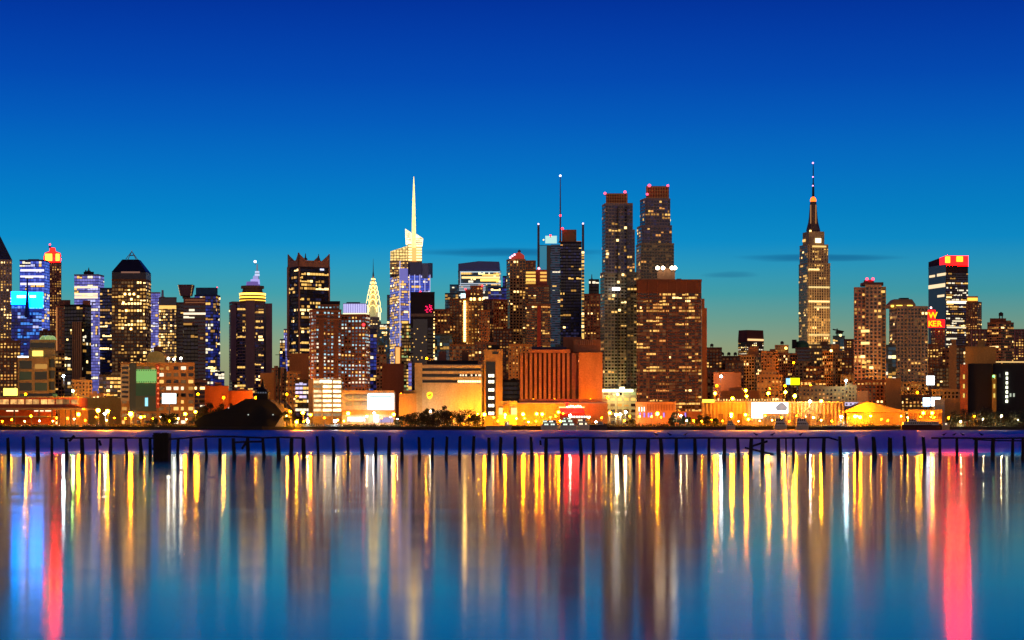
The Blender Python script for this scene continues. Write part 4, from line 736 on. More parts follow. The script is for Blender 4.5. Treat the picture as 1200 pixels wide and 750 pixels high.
for y in (463.4, 470.6, 480): t.panel(468.4, 486, y, y + .9, DARKW, 'window_slot', .2)
t.done()
# blank walled building with the yellow emblem
t = Thing('ribbon_windowed_building', 'sand building with dark ribbon windows, blank lower wall and yellow shield', 1330, 526, 'building', None, 12); WC = (.50, .43, .30)
t.block(486, 565, 427, 'tan', bare=True, wall=WC, d=34); t.panel(486.5, 494.6, 425.4, 486, wallmat((.46, .36, .18)), 'stair_pier', 2.6)
for y in (431.5, 438.2, 445.3): t.panel(495, 563.6, y, y + 3.2, glass((.01, .008, .008)), 'ribbon_window', .2)
for a in range(10): t.panel(536.5 + a * 2.75, 538.8 + a * 2.75, 445.7, 448.2, emit((1, .8, .35), 3), 'lit_window', .3)
for a in (539, 542, 545.4, 551.8, 557, 560.6, 562): t.panel(a, a + 1.7, 438.8, 440.8, emit((1, .7, .45), 2), 'lit_window', .3)
for y in (428, 434.8, 441.8): t.panel(494.8, 564, y, y + 3.2, wallmat((.52, .44, .26)), 'spandrel', .5)
t.block(500, 560, 422.5, 'black', yb=427, Y=1342, bare=True, d=12); t.block(514, 523, 412, 'brickd', yb=422.5, Y=1344, bare=True, d=8, wall=(.14, .06, .05)); t.block(541, 548.6, 411, 'brickd', yb=422.5, Y=1344, bare=True, d=8, wall=(.12, .06, .04))
for i in range(6): t.panel(544 + i * 2.5, 545.2 + i * 2.5, 424.6, 425.8, emit((.7, .8, 1), 1.4), 'roof_lamp', .4, .4)
t.panel(563.4, 567, 427, 487, wallmat((.5, .42, .22)), 'corner_pier', 1.4); t.done()
t = Thing('shield_sign', 'yellow lit shield emblem on the blank sand wall', 1329, 503.5, 'sign'); Y = 1328.6; mb = MB()
sh = [(500.2, 460.6), (503.4, 459.2), (506.8, 460.6), (506.8, 464), (505.6, 466.4), (503.4, 468), (501.4, 466.4), (500.2, 464)]
def slab(mb, pts, Y, th, mat):
    a = [(X(p[0], Y), Y, Z(p[1], Y)) for p in pts]; b = [(p[0], Y + th, p[2]) for p in a]; n = len(a)
    mb.face(a, mat); mb.face(b[::-1], mat)
    for k in range(n): mb.face([a[k], b[k], b[(k + 1) % n], a[(k + 1) % n]], mat)
slab(mb, sh, Y, .8, emit((1, .62, .02), 2.2, True)); t.part(mb, 'emblem'); mb = MB(); slab(mb, [(501.4, 462.6), (505.6, 461.6), (505.4, 463.4), (501.6, 464.6)], Y - .2, .15, wallmat((.35, .2, .02))); t.part(mb, 'emblem_band')
# stair tower
t = Thing('stair_tower', 'tan tower with a black window column of lit landings', 1332, 577, 'building', None, 0); t.block(567.2, 589, 409.6, 'tan', bare=True, wall=(.42, .27, .10), d=22)
t.panel(569.4, 580.4, 424, 487, glass((.006, .006, .006)), 'window_column', .2)
for y in (438.6, 445.6, 455.2, 464.6, 473.6, 482.6):
    for a in (572.4, 575.9): t.panel(a, a + 3.1, y, y + 3.4, emit((1, .9, .6), 3), 'window', .3)
t.panel(577, 584, 412.4, 415, GK, 'vent', .2); t.block(571, 585, 404, 'black', yb=409.6, Y=1340, bare=True, d=10); t.panel(572.6, 575.6, 405.4, 407, W3, 'window', .3); t.done()
# ribbed switching block with its blank annex and podium
t = Thing('ribbed_block', 'windowless block of tall brown ribs with a blank orange annex', 1335, 656, 'building', None, 0); RBW = wallmat((.36, .16, .08))
t.block(608.5, 669, 413.6, 'brick', bare=True, wall=(.07, .03, .02), d=34); ribs(t, 608.5, 668.6, 414, 469, 11, RBW, 3.1, 1.6, 'rib'); t.panel(619.6, 668, 409.8, 413.4, wallmat((.42, .17, .07)), 'roof_slab', 2, .2); t.block(623, 664, 406.5, 'black', yb=413.6, Y=1345, bare=True, d=18, wall=(.04, .04, .1)); t.block(620, 668.5, 410, 'brick', yb=413.7, Y=1336, bare=True, d=30, wall=(.36, .15, .07))
t.block(669, 678, 414, 'brick', bare=True, Y=1337, wall=(.36, .18, .09), d=30); t.panel(675.6, 676.8, 415, 468, DARKW, 'joint', .2); t.panel(666.4, 670, 412, 469, wallmat((.03, .02, .02)), 'joint', .3, -.1)
t.block(678.4, 706, 413, 'brick', bare=True, Y=1334, wall=(.5, .20, .05), d=36); t.block(660, 682, 394.8, 'brick', yb=413, Y=1352, bare=True, d=18, wall=(.34, .13, .06)); t.block(672, 704, 398, 'brick', yb=413, Y=1348, bare=True, d=20, wall=(.36, .15, .07))
for i in range(7): t.panel(680 + i * 2.3, 681.1 + i * 2.3, 399, 404, wallmat((.5, .26, .14)), 'vent_slat', .4)
for px, y in ((656, 448.5), (667, 457), (667, 424)): t.panel(px - 1, px + 1, y - 1, y + 1, W8, 'lamp', .3, 2)
t.done()
t = Thing('pier_podium', 'long low orange lit pier building in front of the ribbed block', 1312, 660, 'building', None, 0); t.block(606, 712, 472.5, 'orange', bare=True, wall=(.50, .30, .09), d=16); t.panel(608, 712, 467.6, 470, wallmat((.4, .2, .1)), 'parapet', .4, -6); t.block(610, 711, 470.6, 'brick', yb=472.5, Y=1318, bare=True, d=8, wall=(.35, .1, .08)); t.panel(607, 711.6, 472, 473, emit((1, .6, .3), .5), 'parapet_light', .4)
for i in range(15): t.panel(609.5 + i * 3.1, 611.6 + i * 3.1, 476.5, 478.6, wallmat((.12, .07, .03)), 'vent', .25)
for px in (617, 626, 641, 652, 690, 697, 704): t.panel(px, px + 3.4, 485.5, 497, wallmat((.14, .06, .03)), 'door', .25)
for px in (634, 648, 661): t.panel(px, px + .8, 475, 490, wallmat((.4, .22, .06)), 'pilaster', .3)
t.done()
t = B('gatehouse', 'small bright yellow gatehouse between the stair tower and the podium', 1306, 584, 606, 470, 'orange', 'building', 0, fin=False, bare=True, wall=(.5, .4, .16), d=10)
for a, b in ((584.5, 589), (599, 605.6)): t.panel(a, b, 478, 486, emit((1, .75, .25), 1.5), 'lit_window', .3)
t.panel(590, 597, 474, 487, wallmat((.36, .12, .05)), 'door', .3); t.done()
t = Thing('neon_restaurant', 'red neon roofed riverside restaurant with a glowing script sign', 1296, 671, 'building', None, 0); RN = emit((1, .0005, .0003), 42, True); t.block(656, 686, 484.6, 'brickd', bare=True, d=10, roof=False); t.panel(656, 684.5, 478, 484, RN, 'red_front', .8); t.panel(655, 685, 476.6, 478, emit((1, .55, .2), 2.2), 'neon_line', .9); t.panel(662.6, 666, 472.4, 478, RN, 'red_gable', .8)
mb = MB(); Y = 1293; pts = [(664 + i * .85, 476.2 + 1.1 * math.sin(i * 1.9) + .5 * math.sin(i * .7)) for i in range(22)]
for a, b in zip(pts, pts[1:]): mb.tube((X(a[0], Y), Y, Z(a[1], Y)), (X(b[0], Y), Y, Z(b[1], Y)), .28, .28, emit((1, .75, .5), 5))
t.part(mb, 'script_sign')
for i in range(8): t.panel(669 + i * 3, 671 + i * 3, 487.4, 489.6, emit((1, .9, .75), 2.4), 'window', .3)
t.done()
# podium of the broad apartment block, and the trees' walls
t = Thing('apartment_podium', 'orange lit brick podium with violet strips below the broad apartment block', 1322, 769, 'building', None, 0); t.block(745, 792, 471, 'brick', bare=True, wall=(.50, .20, .07), d=20); t.block(792, 846, 482, 'brick', bare=True, wall=(.46, .16, .06), d=14)
for px in (749, 752, 755): t.panel(px - .5, px + .5, 477, 482, emit((1, .95, .8), 2.6), 'wall_light', .3)
for px in (750, 755, 760, 763.4, 778, 803, 828): t.panel(px - .9, px + .9, 483.6, 489, emit((.4, .25, 1), 1.1), 'violet_light', .3)
for i in range(22): t.panel(757 + i * 1.6, 757.8 + i * 1.6, 474, 481, wallmat((.3, .1, .04)), 'window', .2) if i % 2 else None
t.panel(790.6, 792, 470, 488, wallmat((.55, .3, .14)), 'pier', .4); t.done()
# ribbed pier shed with the big white screen
t = Thing('pier_shed', 'long ribbed riverside shed glowing orange under the floodlights', 1305, 910, 'building', None, 0); t.block(822, 990, 472, 'orange', bare=True, wall=(.46, .30, .10), d=24); ribs(t, 822, 990, 472.6, 493, 38, wallmat((.5, .34, .13)), 2.2, .7, 'rib'); t.panel(822, 990, 470.6, 472.4, wallmat((.5, .4, .18)), 'parapet', .8)
for px in (828, 842, 853, 864, 930, 944, 957, 969): t.panel(px, px + 5.4, 485, 497.5, wallmat((.16, .08, .03)), 'door', .9)
t.panel(823, 837, 468, 471.6, emit((1, .62, .06), 2.5), 'lit_sign', 1, 1)
for i in range(26): t.panel(838 + i * 3.2, 839.4 + i * 3.2, 466.6 + R.uniform(0, 2), 469.8, emit((1, .62, .2), R.uniform(.4, 2.4)), 'roof_lamp', .5, -2)
t.done()
t = Thing('white_screen', 'huge white lit screen with a grey oval shape on the ribbed shed', 1302, 902, 'screen'); Y = 1302; WB = emit((1, .98, .95), 3.2, True); mb = MB(); slab(mb, [(881, 490), (894, 490), (894, 485.6), (923.6, 484.4), (923.6, 471.6), (881, 471.6)], Y, .8, WB); t.part(mb, 'panel')
mb = MB(); n = 18; slab(mb, [(916 + 7 * math.cos(6.283 * i / n) * (1 if math.cos(6.283 * i / n) < 0 else .95), 477.4 + 4.6 * math.sin(6.283 * i / n) * (1 + .25 * math.sin(3 * 6.283 * i / n))) for i in range(n)], Y - .3, .2, emit((.42, .42, .45), .8)); t.part(mb, 'grey_shape'); mb = MB(); mb.box(X(894, Y), X(914, Y), Y - .3, Y, Z(487.6, Y), Z(484.6, Y), wallmat((.45, .35, .25))); t.part(mb, 'lower_board')
t = Thing('yellow_billboard', 'yellow and blue lit billboard above the orange depots', 1385, 929, 'billboard'); Y = 1385; mb = MB(); mb.box(X(926, Y), X(937, Y), Y, Y + 1, Z(451, Y), Z(443, Y), emit((.85, .85, 0), 2.2, True)); t.part(mb, 'yellow_screen'); mb = MB(); mb.box(X(921.4, Y), X(925.8, Y), Y, Y + 1, Z(450.6, Y), Z(443.4, Y), emit((.3, .65, 1), 1.6)); t.part(mb, 'blue_screen'); mb = MB(); mb.box(X(921, Y), X(937.4, Y), Y + 1.1, Y + 1.8, Z(452, Y), Z(442.4, Y), DARKW)
for px in (924, 934): mb.tube((X(px, Y), Y + 1.4, GZ), (X(px, Y), Y + 1.4, Z(451, Y)), .5, .4, METAL)
t.part(mb, 'frame')
t = Thing('tented_hall', 'yellow lit hall with a broad low gabled roof and a white canopy', 1300, 1028, 'building', None, 0); Y = 1300; TR = wallmat((.62, .42, .10)); mb = MB(); slab(mb, [(990, 482.8), (1064, 483.6), (1064, 482.4), (1016, 470.4), (990, 481.6)], Y, 26, TR); t.part(mb, 'gable_roof')
t.block(992, 1061, 484, 'orange', bare=True, Y=Y + 3, d=20, wall=(.5, .33, .1), roof=False); t.block(975, 1002, 476, 'brickd', yb=490, Y=Y + 28, bare=True, d=8); t.panel(972, 1010, 471.4, 475.6, emit((.85, .7, 1), .9), 'white_canopy', .8, 1)
for i in range(7): t.panel(976 + i * 5, 978 + i * 5, 472.6, 474.6, DARKW, 'canopy_bracket', .4, 2)
for i in range(12): t.panel(1025 + i * 2.6, 1026.9 + i * 2.6, 489.4, 491, wallmat((.2, .06, .02)), 'window', .3, -30) if False else None
t.done()
t = B('lift_block', 'cream lit block sticking up behind the gabled hall', 1340, 1004.5, 1017.5, 458, 'orange', 'building', 0, fin=False, bare=True, wall=(.6, .42, .2), d=12); t.done()
t = B('riverside_depot', 'yellow lit low depot beside the gabled hall', 1306, 1064, 1104, 480, 'orange', 'building', 0, fin=False, bare=True, wall=(.52, .34, .09), d=14)
for i in range(7): t.panel(1066 + i * 5.5, 1069.4 + i * 5.5, 484, 491, wallmat((.3, .14, .05)), 'door', .3)
t.done()
for a, b, c_, d_, Y, m, lab in ((1086, 1095, 440.6, 451, 1450, emit((.95, 1, 1), 5, True), 'square white lit sign on the roof below the red rooftop sign'), (1082, 1090, 466, 476, 1330, emit((.55, .75, 1), 4, True), 'blue white lit billboard over the yellow depot'), (1091.5, 1102, 465.4, 476, 1334, emit((1, .96, .85), 3, True), 'cream lit billboard half hidden by a grey panel')):
    t = Thing('lit_billboard', lab, Y, (a + b) / 2, 'billboard'); mb = MB(); mb.box(X(a, Y), X(b, Y), Y, Y + 1, Z(d_, Y), Z(c_, Y), m); t.part(mb, 'screen'); mb = MB(); mb.box(X(a - .4, Y), X(b + .4, Y), Y + 1.1, Y + 1.7, Z(d_ + .5, Y), Z(c_ - .5, Y), DARKW)
    for q in (.25, .75): mb.tube((X(a + (b - a) * q, Y), Y + 1.4, GZ), (X(a + (b - a) * q, Y), Y + 1.4, Z(d_, Y)), .4, .4, METAL)
    t.part(mb, 'frame')
t = B('grey_panel_house', 'pale grey panelled house beside the cream billboard', 1322, 1095, 1107, 468, 'tan', 'building', 0, bare=True, wall=(.5, .5, .36), d=8)
t = B('cream_wall_house', 'long cream walled house in front of the rust stair shaft', 1330, 1105, 1126, 467, 'tan', 'building', 0, bare=True, wall=(.6, .42, .16), d=10)
# ------------------------------------------------------------------ the dark ship
t = Thing('moored_ship', 'black silhouetted ship moored end on, with a peaked deckhouse', 1262, 292, 'ship'); HB = wallmat((.006, .006, .008)); mb = MB(); Y = 1262
sec = [(0, [(228, 504), (332, 504), (333, 498), (331, 484), (322, 473), (314, 468), (288, 467), (276, 474), (262, 480), (240, 486), (228, 494)]), (90, [(232, 504), (330, 504), (331, 498), (329, 484), (320, 473), (313, 468), (290, 467), (278, 474), (262, 480), (244, 486), (232, 494)])]
rows = [[(X(px, Y), Y + dy, max(-.6, Z(py, Y))) for px, py in P] for dy, P in sec]
mb.face(rows[0], HB); mb.face(rows[1][::-1], HB); n = len(rows[0])
for k in range(n): mb.face([rows[0][k], rows[1][k], rows[1][(k + 1) % n], rows[0][(k + 1) % n]], HB)
t.part(mb, 'hull'); mb = MB(); mb.box(X(297, Y), X(310.5, Y), Y + 14, Y + 24, Z(469, Y), Z(459, Y), HB); k = len(mb.v); c = [(X(296, Y), Y + 12), (X(311.5, Y), Y + 12), (X(311.5, Y), Y + 26), (X(296, Y), Y + 26)]
mb.prism(c, Z(459, Y), Z(454, Y), HB, top=[(X(301, Y), Y + 16), (X(306, Y), Y + 16), (X(306, Y), Y + 22), (X(301, Y), Y + 22)]); mb.prism([(X(301.4, Y), Y + 16), (X(305.6, Y), Y + 16), (X(305.6, Y), Y + 22), (X(301.4, Y), Y + 22)], Z(454, Y), Z(443, Y), HB, top=[(X(303.3, Y), Y + 18.8), (X(303.7, Y), Y + 18.8), (X(303.7, Y), Y + 19.2), (X(303.3, Y), Y + 19.2)]); t.part(mb, 'deckhouse')
for i in range(4): mb = MB(); a = 298.6 + i * 2.9; mb.box(X(a, Y), X(a + 1.7, Y), Y + 13.6, Y + 13.9, Z(460.6, Y), Z(457.4 + abs(i - 1.5) * .8, Y), emit((.5, .6, .8), .16)); t.part(mb, 'window')
for px, py in ((291, 486), (320, 486), (268, 478)): mb = MB(); mb.ball((X(px, Y), Y - .5, Z(py, Y)), .4, emit((.8, .9, .8), .8), 6, 5); t.part(mb, 'lamp')
for px, y1, h in ((328, 411, 2), (321, 409, 1.6), (317, 428, 1)):
    mb = MB(); mb.tube((X(px, Y), Y + 30, Z(478, Y)), (X(px, Y), Y + 30, Z(y1, Y)), .5 * h / 2 + .2, .2, HB); mb.tube((X(px - 3 * h, Y), Y + 30, Z(y1 + 5, Y)), (X(px + 3.4 * h, Y), Y + 30, Z(y1 + 5, Y)), .2, .2, HB)
    if px > 320: mb.box(X(px - 1.6, Y), X(px + 1.6, Y), Y + 29, Y + 31, Z(y1 + 34, Y), Z(y1 + 20, Y), HB)
    t.part(mb, 'mast')
mb = MB(); slab(mb, [(322, 500.5), (333, 500.5), (331.4, 487.4), (328, 491)], Y - 4, .5, wallmat((.35, .36, .36))); t.part(mb, 'grey_tarpaulin')
# ------------------------------------------------------------------ boats
def boat(name, label, x0, x1, Y, tiers, hullc, hy=499, cat='boat', lit=None, group=None):
    t = Thing(name, label, Y, (x0 + x1) / 2, cat, group); t.e.location.z = 0; t.org = (t.org[0], t.org[1], 0); mb = MB(); m = wallmat(hullc, .4); L = X(x1, Y) - X(x0, Y); w = min(5, L * .2); st = []
    for u, bw, sh, kl in ((0, .75, 0, .3), (.2, 1, -.1, 0), (.55, 1, 0, 0), (.8, .75, .35, .1), (.94, .3, .8, .5), (1, .03, 1.1, 1)):
        x = X(x0, Y) + L * u; zt = Z(hy, Y) + sh * .8; b_ = w * bw / 2
        st.append([(x, Y - b_, zt), (x - L * .04 * (u > .7), Y - b_ * .6, -.4 + kl * .5), (x - L * .04 * (u > .7), Y + b_ * .6, -.4 + kl * .5), (x, Y + b_, zt)])
    for a, b in zip(st, st[1:]):
        for k in range(4): mb.face([a[k], b[k], b[(k + 1) % 4], a[(k + 1) % 4]], m)
    mb.face(st[0][::-1], m); mb.face(st[-1], m); t.part(mb, 'hull')
    WHT = wallmat((.7, .68, .62), .5); z0 = Z(hy, Y) - .2
    for i, (a, b, yt) in enumerate(tiers):
        mb = MB(); ww = w * (.4 - .06 * i); z1 = Z(yt, Y); mb.prism([(X(a, Y), Y - ww), (X(b, Y), Y - ww), (X(b, Y), Y + ww), (X(a, Y), Y + ww)], z0, z1, WHT, top=[(X(a + .3, Y), Y - ww * .95), (X(b - .8, Y), Y - ww * .95), (X(b - .8, Y), Y + ww * .95), (X(a + .3, Y), Y + ww * .95)]); mb.box(X(a - .4, Y), X(b + .1, Y), Y - ww - .3, Y + ww + .3, z1, z1 + .18, WHT); t.part(mb, 'cabin')
        n = max(2, int((b - a) / 2.6)); h = z1 - z0
        for k in range(n):
            mb = MB(); u0 = a + .6 + (b - a - 1.6) * k / n; u1 = u0 + (b - a - 1.6) / n * .72; mb.box(X(u0, Y), X(u1, Y), Y - ww - .08, Y - ww + .3, z0 + h * .4, z0 + h * .82, lit if lit and (k + i) % 3 else GK); t.part(mb, 'window')
        z0 = z1 + .1
    mb = MB(); u = (tiers[-1][0] + tiers[-1][1]) / 2; mb.tube((X(u, Y), Y, z0), (X(u, Y), Y, z0 + 2.4), .1, .06, METAL); mb.tube((X(u, Y) - .8, Y, z0 + 1.4), (X(u, Y) + .8, Y, z0 + 1.4), .06, .06, METAL); t.part(mb, 'mast'); return t
LT = emit((1, .8, .5), 1.8); LT2 = emit((.8, 1, .8), 1.6)
boat('motor_yacht', 'stubby two decked yacht moored under the grey oval screen', 907, 922.5, 1245, [(908, 921, 495), (908.6, 919, 490.6)], (.6, .5, .35), 498.4)
boat('motor_yacht', 'stubby two decked yacht moored beside the yellow crane', 932.6, 948, 1245, [(933.4, 946.6, 495), (934, 945, 490.6)], (.6, .5, .35), 498.4)
boat('motor_yacht', 'small white boat moored by the orange shed corner', 851, 862, 1245, [(852, 860.6, 496.4), (853, 859, 493.6)], (.6, .4, .3), 498.6)
boat('dinner_boat', 'white dinner boat with lit decks left of the glowing restaurant', 634, 656, 1246, [(635, 654, 496), (636, 652, 492.6)], (.6, .6, .55), 499, lit=LT2)
boat('dinner_boat', 'white dinner boat with greenish lit decks under the red restaurant', 656, 676, 1244, [(657, 674, 496), (658, 672, 492), (660, 668, 489.6)], (.6, .6, .55), 499, lit=LT2)
boat('dinner_boat', 'white dinner boat with warm lit cabins beside the dark barge', 675, 691, 1246, [(676, 689, 495), (677, 687, 491)], (.65, .6, .5), 499, lit=LT)
boat('workboat', 'low dark barge moored right of the dinner boats', 690, 712, 1248, [(700, 707, 494.6)], (.05, .04, .04), 497.6, 'boat')
boat('workboat', 'low white edged barge below the gatehouse', 569, 600, 1247, [(592, 597, 494)], (.3, .27, .24), 499, 'boat', lit=LT)
boat('workboat', 'long dark tug lying under the gabled hall', 1056, 1104, 1247, [(1058, 1100, 494.4), (1064, 1074, 491.6)], (.1, .03, .02), 497.6, 'boat')
boat('motor_yacht', 'tiny orange lit boat at the wooded bank', 1104, 1113, 1245, [(1104.6, 1111, 495.6)], (.6, .4, .2), 498.6, lit=LT)
t = Thing('crane', 'yellow excavator crane with a bent arm on the quay', 1262, 950, 'crane'); Y = 1262; YC = wallmat((.7, .5, .08), .5); mb = MB(); mb.box(X(941, Y), X(946, Y), Y, Y + 3, Z(495, Y), Z(489, Y), YC); mb.box(X(944.6, Y), X(946.4, Y), Y - .2, Y + 1.2, Z(491, Y), Z(487.6, Y), YC); t.part(mb, 'cab'); mb = MB(); mb.box(X(940, Y), X(947.4, Y), Y - .6, Y + 3.6, GZ, Z(495, Y), DARKW); t.part(mb, 'tracks')
def pl(name, pts, r, m):
    mb = MB()
    for a, b in zip(pts, pts[1:]): mb.tube((X(a[0], Y), Y + 1, Z(a[1], Y)), (X(b[0], Y), Y + 1, Z(b[1], Y)), r, r * .9, m)
    t.part(mb, name)
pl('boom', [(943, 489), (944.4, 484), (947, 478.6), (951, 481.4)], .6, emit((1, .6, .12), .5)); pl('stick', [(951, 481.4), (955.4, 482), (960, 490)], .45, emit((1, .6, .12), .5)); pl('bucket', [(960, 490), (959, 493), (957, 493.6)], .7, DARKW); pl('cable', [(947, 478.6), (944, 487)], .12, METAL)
# ================================================================== LAMPS (post, arm, head and the light itself)
SOD = (1, .27, .0008)
SODS = ((1, .22, .0005), (1, .27, .0008), (1, .33, .0012), (1, .27, .0008))
LAMP_ME = {}
def lamp(px, py, Y, label, group, col=SOD, power=9000, r=.75, es=45, name='street_lamp', hood=False):
    
    if hood and name == 'street_lamp' and Y > 1272:      # the lamp stands some metres before the wall it lights
        for a, b, w_ in ((-1e3, 100, 1272), (335, 470, 1317), (555, 571, 1324), (586, 662, 1304), (700, 800, 1313), (855, 1112, 1297)):
            if a < px < b and Y < 1325: Y = w_
    z = Z(py, Y); x = X(px, Y); e = empty(name, (x, Y, GZ), label, 'lamp', group); h = z - GZ
    mb = MB(); mb.tube((0, 1.4, 0), (0, 1.4, h + .6), .16, .1, METAL); mb.tube((0, 1.4, 0), (0, 1.4, .8), .3, .26, METAL); mb.build('post', e)
    mb = MB(); mb.tube((0, 1.4, h + .55), (0, 0, h + r * .9), .08, .08, METAL); mb.build('arm', e)
    if (col, r, es) not in LAMP_ME:
        mb = MB(); mb.ball((0, 0, 0), r, emit(col, es, hood), 8, 6); o = mb.build('globe', e); LAMP_ME[(col, r, es)] = o.data
    else: o = bpy.data.objects.new('globe', LAMP_ME[(col, r, es)]); C.objects.link(o); o.parent = e
    o.location = (0, 0, h)
    if hood:      # dark shell added landward to keep the globe's light off the walls
        if ('h', r) not in LAMP_ME:
            mb = MB(); n = 10
            rw = [[(r * 1.2 * math.sin(q) * math.cos(a), r * 1.2 * math.cos(q) , r * 1.2 * math.sin(q) * math.sin(a)) for a in [6.283 * i / n for i in range(n)]] for q in (.05, .5, 1.0, 1.45)]
            for p_, q_ in zip(rw, rw[1:]):
                for i in range(n): mb.face([p_[i], p_[(i + 1) % n], q_[(i + 1) % n], q_[i]], METAL)
            ho = mb.build('light_shield', e); LAMP_ME[('h', r)] = ho.data
        else: ho = bpy.data.objects.new('light_shield', LAMP_ME[('h', r)]); C.objects.link(ho); ho.parent = e
        ho.location = (0, 0, h)
    L = bpy.data.lights.new('lamp_light', 'POINT'); L.energy = power; L.color = (1, .33, .015) if col in SODS else col; L.shadow_soft_size = r * 1.15
    lo = bpy.data.objects.new('lamp_light', L); C.objects.link(lo); lo.parent = e; lo.location = (0, 0, h - r * 2.6 if hood else h)
    return e
G = 'sodium street lamps along the riverside road'
for px, py, Y, p, lab in (
 (92, 485.5, 1275, 10, 'orange lamp at the end of the red pier terminal'), (115, 481, 1285, 16, 'orange lamp before the blank orange warehouse'), (126, 482, 1285, 14, 'second orange lamp before the blank orange warehouse'), (153, 485, 1280, 18, 'brightest orange lamp by the sand coloured office entrance'), (165, 489, 1278, 5, 'low orange lamp under the green sign'), (217, 485, 1285, 6, 'orange lamp right under the white billboard on a post'), (229, 482.6, 1290, 5, 'orange lamp at the corner of the sand coloured office'),
 (340, 483, 1290, 8, 'orange lamp beside the dark ship'), (355, 483.6, 1290, 10, 'orange lamp in front of the cream ribbon windowed office'), (347.5, 494.5, 1256, 6, 'low starry orange lamp at the water by the dark ship'), (364, 486, 1290, 6, 'orange lamp at the foot of the cream office'), (408, 484.5, 1290, 10, 'orange lamp before the white lit terminal'), (461.5, 485.6, 1296, 8, 'yellow lamp where terminal and annex meet'),
 (560, 486, 1290, 9, 'left of two orange lamps by the black window column'), (567.6, 485.6, 1290, 9, 'right of two orange lamps by the black window column'), (592, 486, 1290, 6, 'orange lamp at the bright gatehouse'), (613, 485.4, 1290, 8, 'orange lamp on the west end of the pier podium'), (629, 485, 1290, 7, 'slim orange lamp midway along the pier podium'), (635.4, 485.4, 1290, 8, 'paired orange lamp midway along the pier podium'), (654.4, 483, 1285, 4, 'small orange lamp beside the red restaurant'), (660, 485.4, 1283, 3, 'small orange lamp in front of the red restaurant'),
 (714.6, 484, 1290, 7, 'orange lamp at the silver tower entrance'), (770.5, 485, 1290, 10, 'large orange lamp before the brick podium'), (838, 461, 1330, 7, 'high orange lamp above the west end of the shed'), (858.4, 467, 1292, 7, 'orange lamp over the shed roof near the screen'), (857, 485.6, 1282, 7, 'twin orange lamp low on the shed wall'), (874, 457.6, 1330, 6, 'high orange lamp over the depot behind the screen'), (875, 464.4, 1300, 4, 'orange lamp just above the shed parapet'), (873.6, 486, 1280, 6, 'orange lamp low beside the white screen'), (877, 491.4, 1262, 4, 'low orange lamp at the foot of the white screen'), (900.4, 461, 1330, 8, 'high orange lamp over the middle of the shed'), (920.4, 459.6, 1330, 8, 'high orange lamp under the yellow billboard'), (931.4, 464, 1296, 12, 'brightest orange lamp over the shed'), (962.4, 470, 1296, 8, 'orange lamp at the east end of the shed'), (1002, 488, 1284, 12, 'orange lamp under the gable roof'), (1008, 489, 1284, 12, 'second orange lamp under the gable roof'), (1082, 484, 1290, 9, 'yellow lamp on the low depot front'), (1092.4, 484, 1290, 9, 'second yellow lamp on the low depot front'), (1112, 490, 1275, 2.5, 'small orange lamp at the wooded bank')):
    lamp(px, py, Y, lab, G, col=R.choice(SODS), power=p * 620, es=1300 + p * 140, r=.6 + p * .035, hood=True)
for px, py, Y, c, p, lab in ((722, 486, 1284, (1, .85, .6), 6, 'white lamp at the silver tower entrance'), (727, 485.6, 1284, (1, .85, .6), 5, 'second white lamp at the silver tower entrance'), (733, 482.6, 1290, (1, .85, .6), 6, 'higher white lamp at the silver tower entrance'), (991.6, 446, 1390, (.55, .9, 1), 8, 'cyan white lamp above the long orange depot'), (949, 470.4, 1296, (.85, .9, 1), 4, 'white lamp near the orange lamps of the shed'), (74.4, 440.6, 1420, (.75, .95, 1), 6, 'blue white lamp beside the panelled office'), (197.4, 420, 1345, (1, .95, .75), 6, 'white roof floodlight first from the arched roof'), (204, 421, 1345, (1, .95, .75), 7, 'white roof floodlight in the middle of three'), (212, 420, 1345, (1, .95, .75), 7, 'white roof floodlight farthest from the arched roof'), (668, 487, 1262, (.8, 1, .7), 5, 'green white lamp over the dinner boats'), (986, 488.4, 1262, (1, .95, .85), 4, 'white lamp beside the yellow crane'), (123, 485, 1280, (1, .95, .8), 5, 'white lamp between orange lamps by the warehouse'), (85.4, 458, 1330, (.45, 1, .2), 7, 'green lamp between terminal and bronze pier tower'), (392.5, 493.4, 1258, (.85, .9, 1), 4, 'white lamp on the quay before the cream office'), (361, 493.6, 1258, (1, .95, .8), 3, 'white lamp on the quay by the low starry lamp'), (438.6, 484.4, 1290, (1, .8, .7), 6, 'pinkish lamp at the white terminal doors'), (845, 441, 1470, (.75, .95, 1), 3, 'white stair light on the rusty low house')):
    lamp(px, py, Y, lab, 'white and coloured lamps by the river', col=c, power=p * (1000 if 'roof flood' not in lab else 250), es=160 if 'roof flood' not in lab else 30, r=.75, hood=True)
QL = (((1, .25, .0006), 'small orange light low along the quay edge'), ((1, .42, .02), 'small golden light low along the quay edge'), ((1, .7, .3), 'small pale light low along the quay edge'))
def quay(px, k, es):
    lamp(px, R.uniform(487, 494.5), R.uniform(1258, 1268), QL[k][1], ('orange', 'golden', 'pale')[k] + ' quay lights', col=QL[k][0], power=900, es=es, r=R.choice((.3, .36, .42)), name='quay_light', hood=True)
for a, b, n, w_ in ((0, 95, 9, (5, 2, 3)), (98, 225, 12, (6, 4, 2)), (335, 365, 4, (2, 2, 0)), (376, 470, 9, (4, 2, 4)), (570, 712, 15, (8, 5, 1)), (715, 842, 12, (8, 2, 2)), (845, 990, 15, (7, 6, 1)), (992, 1105, 10, (7, 3, 0)), (1118, 1198, 5, (3, 1, 3))):
    for i in range(n): quay(a + (b - a) * (i + R.uniform(.1, .9)) / n, R.choices((0, 1, 2), w_)[0], R.uniform(400, 1800))
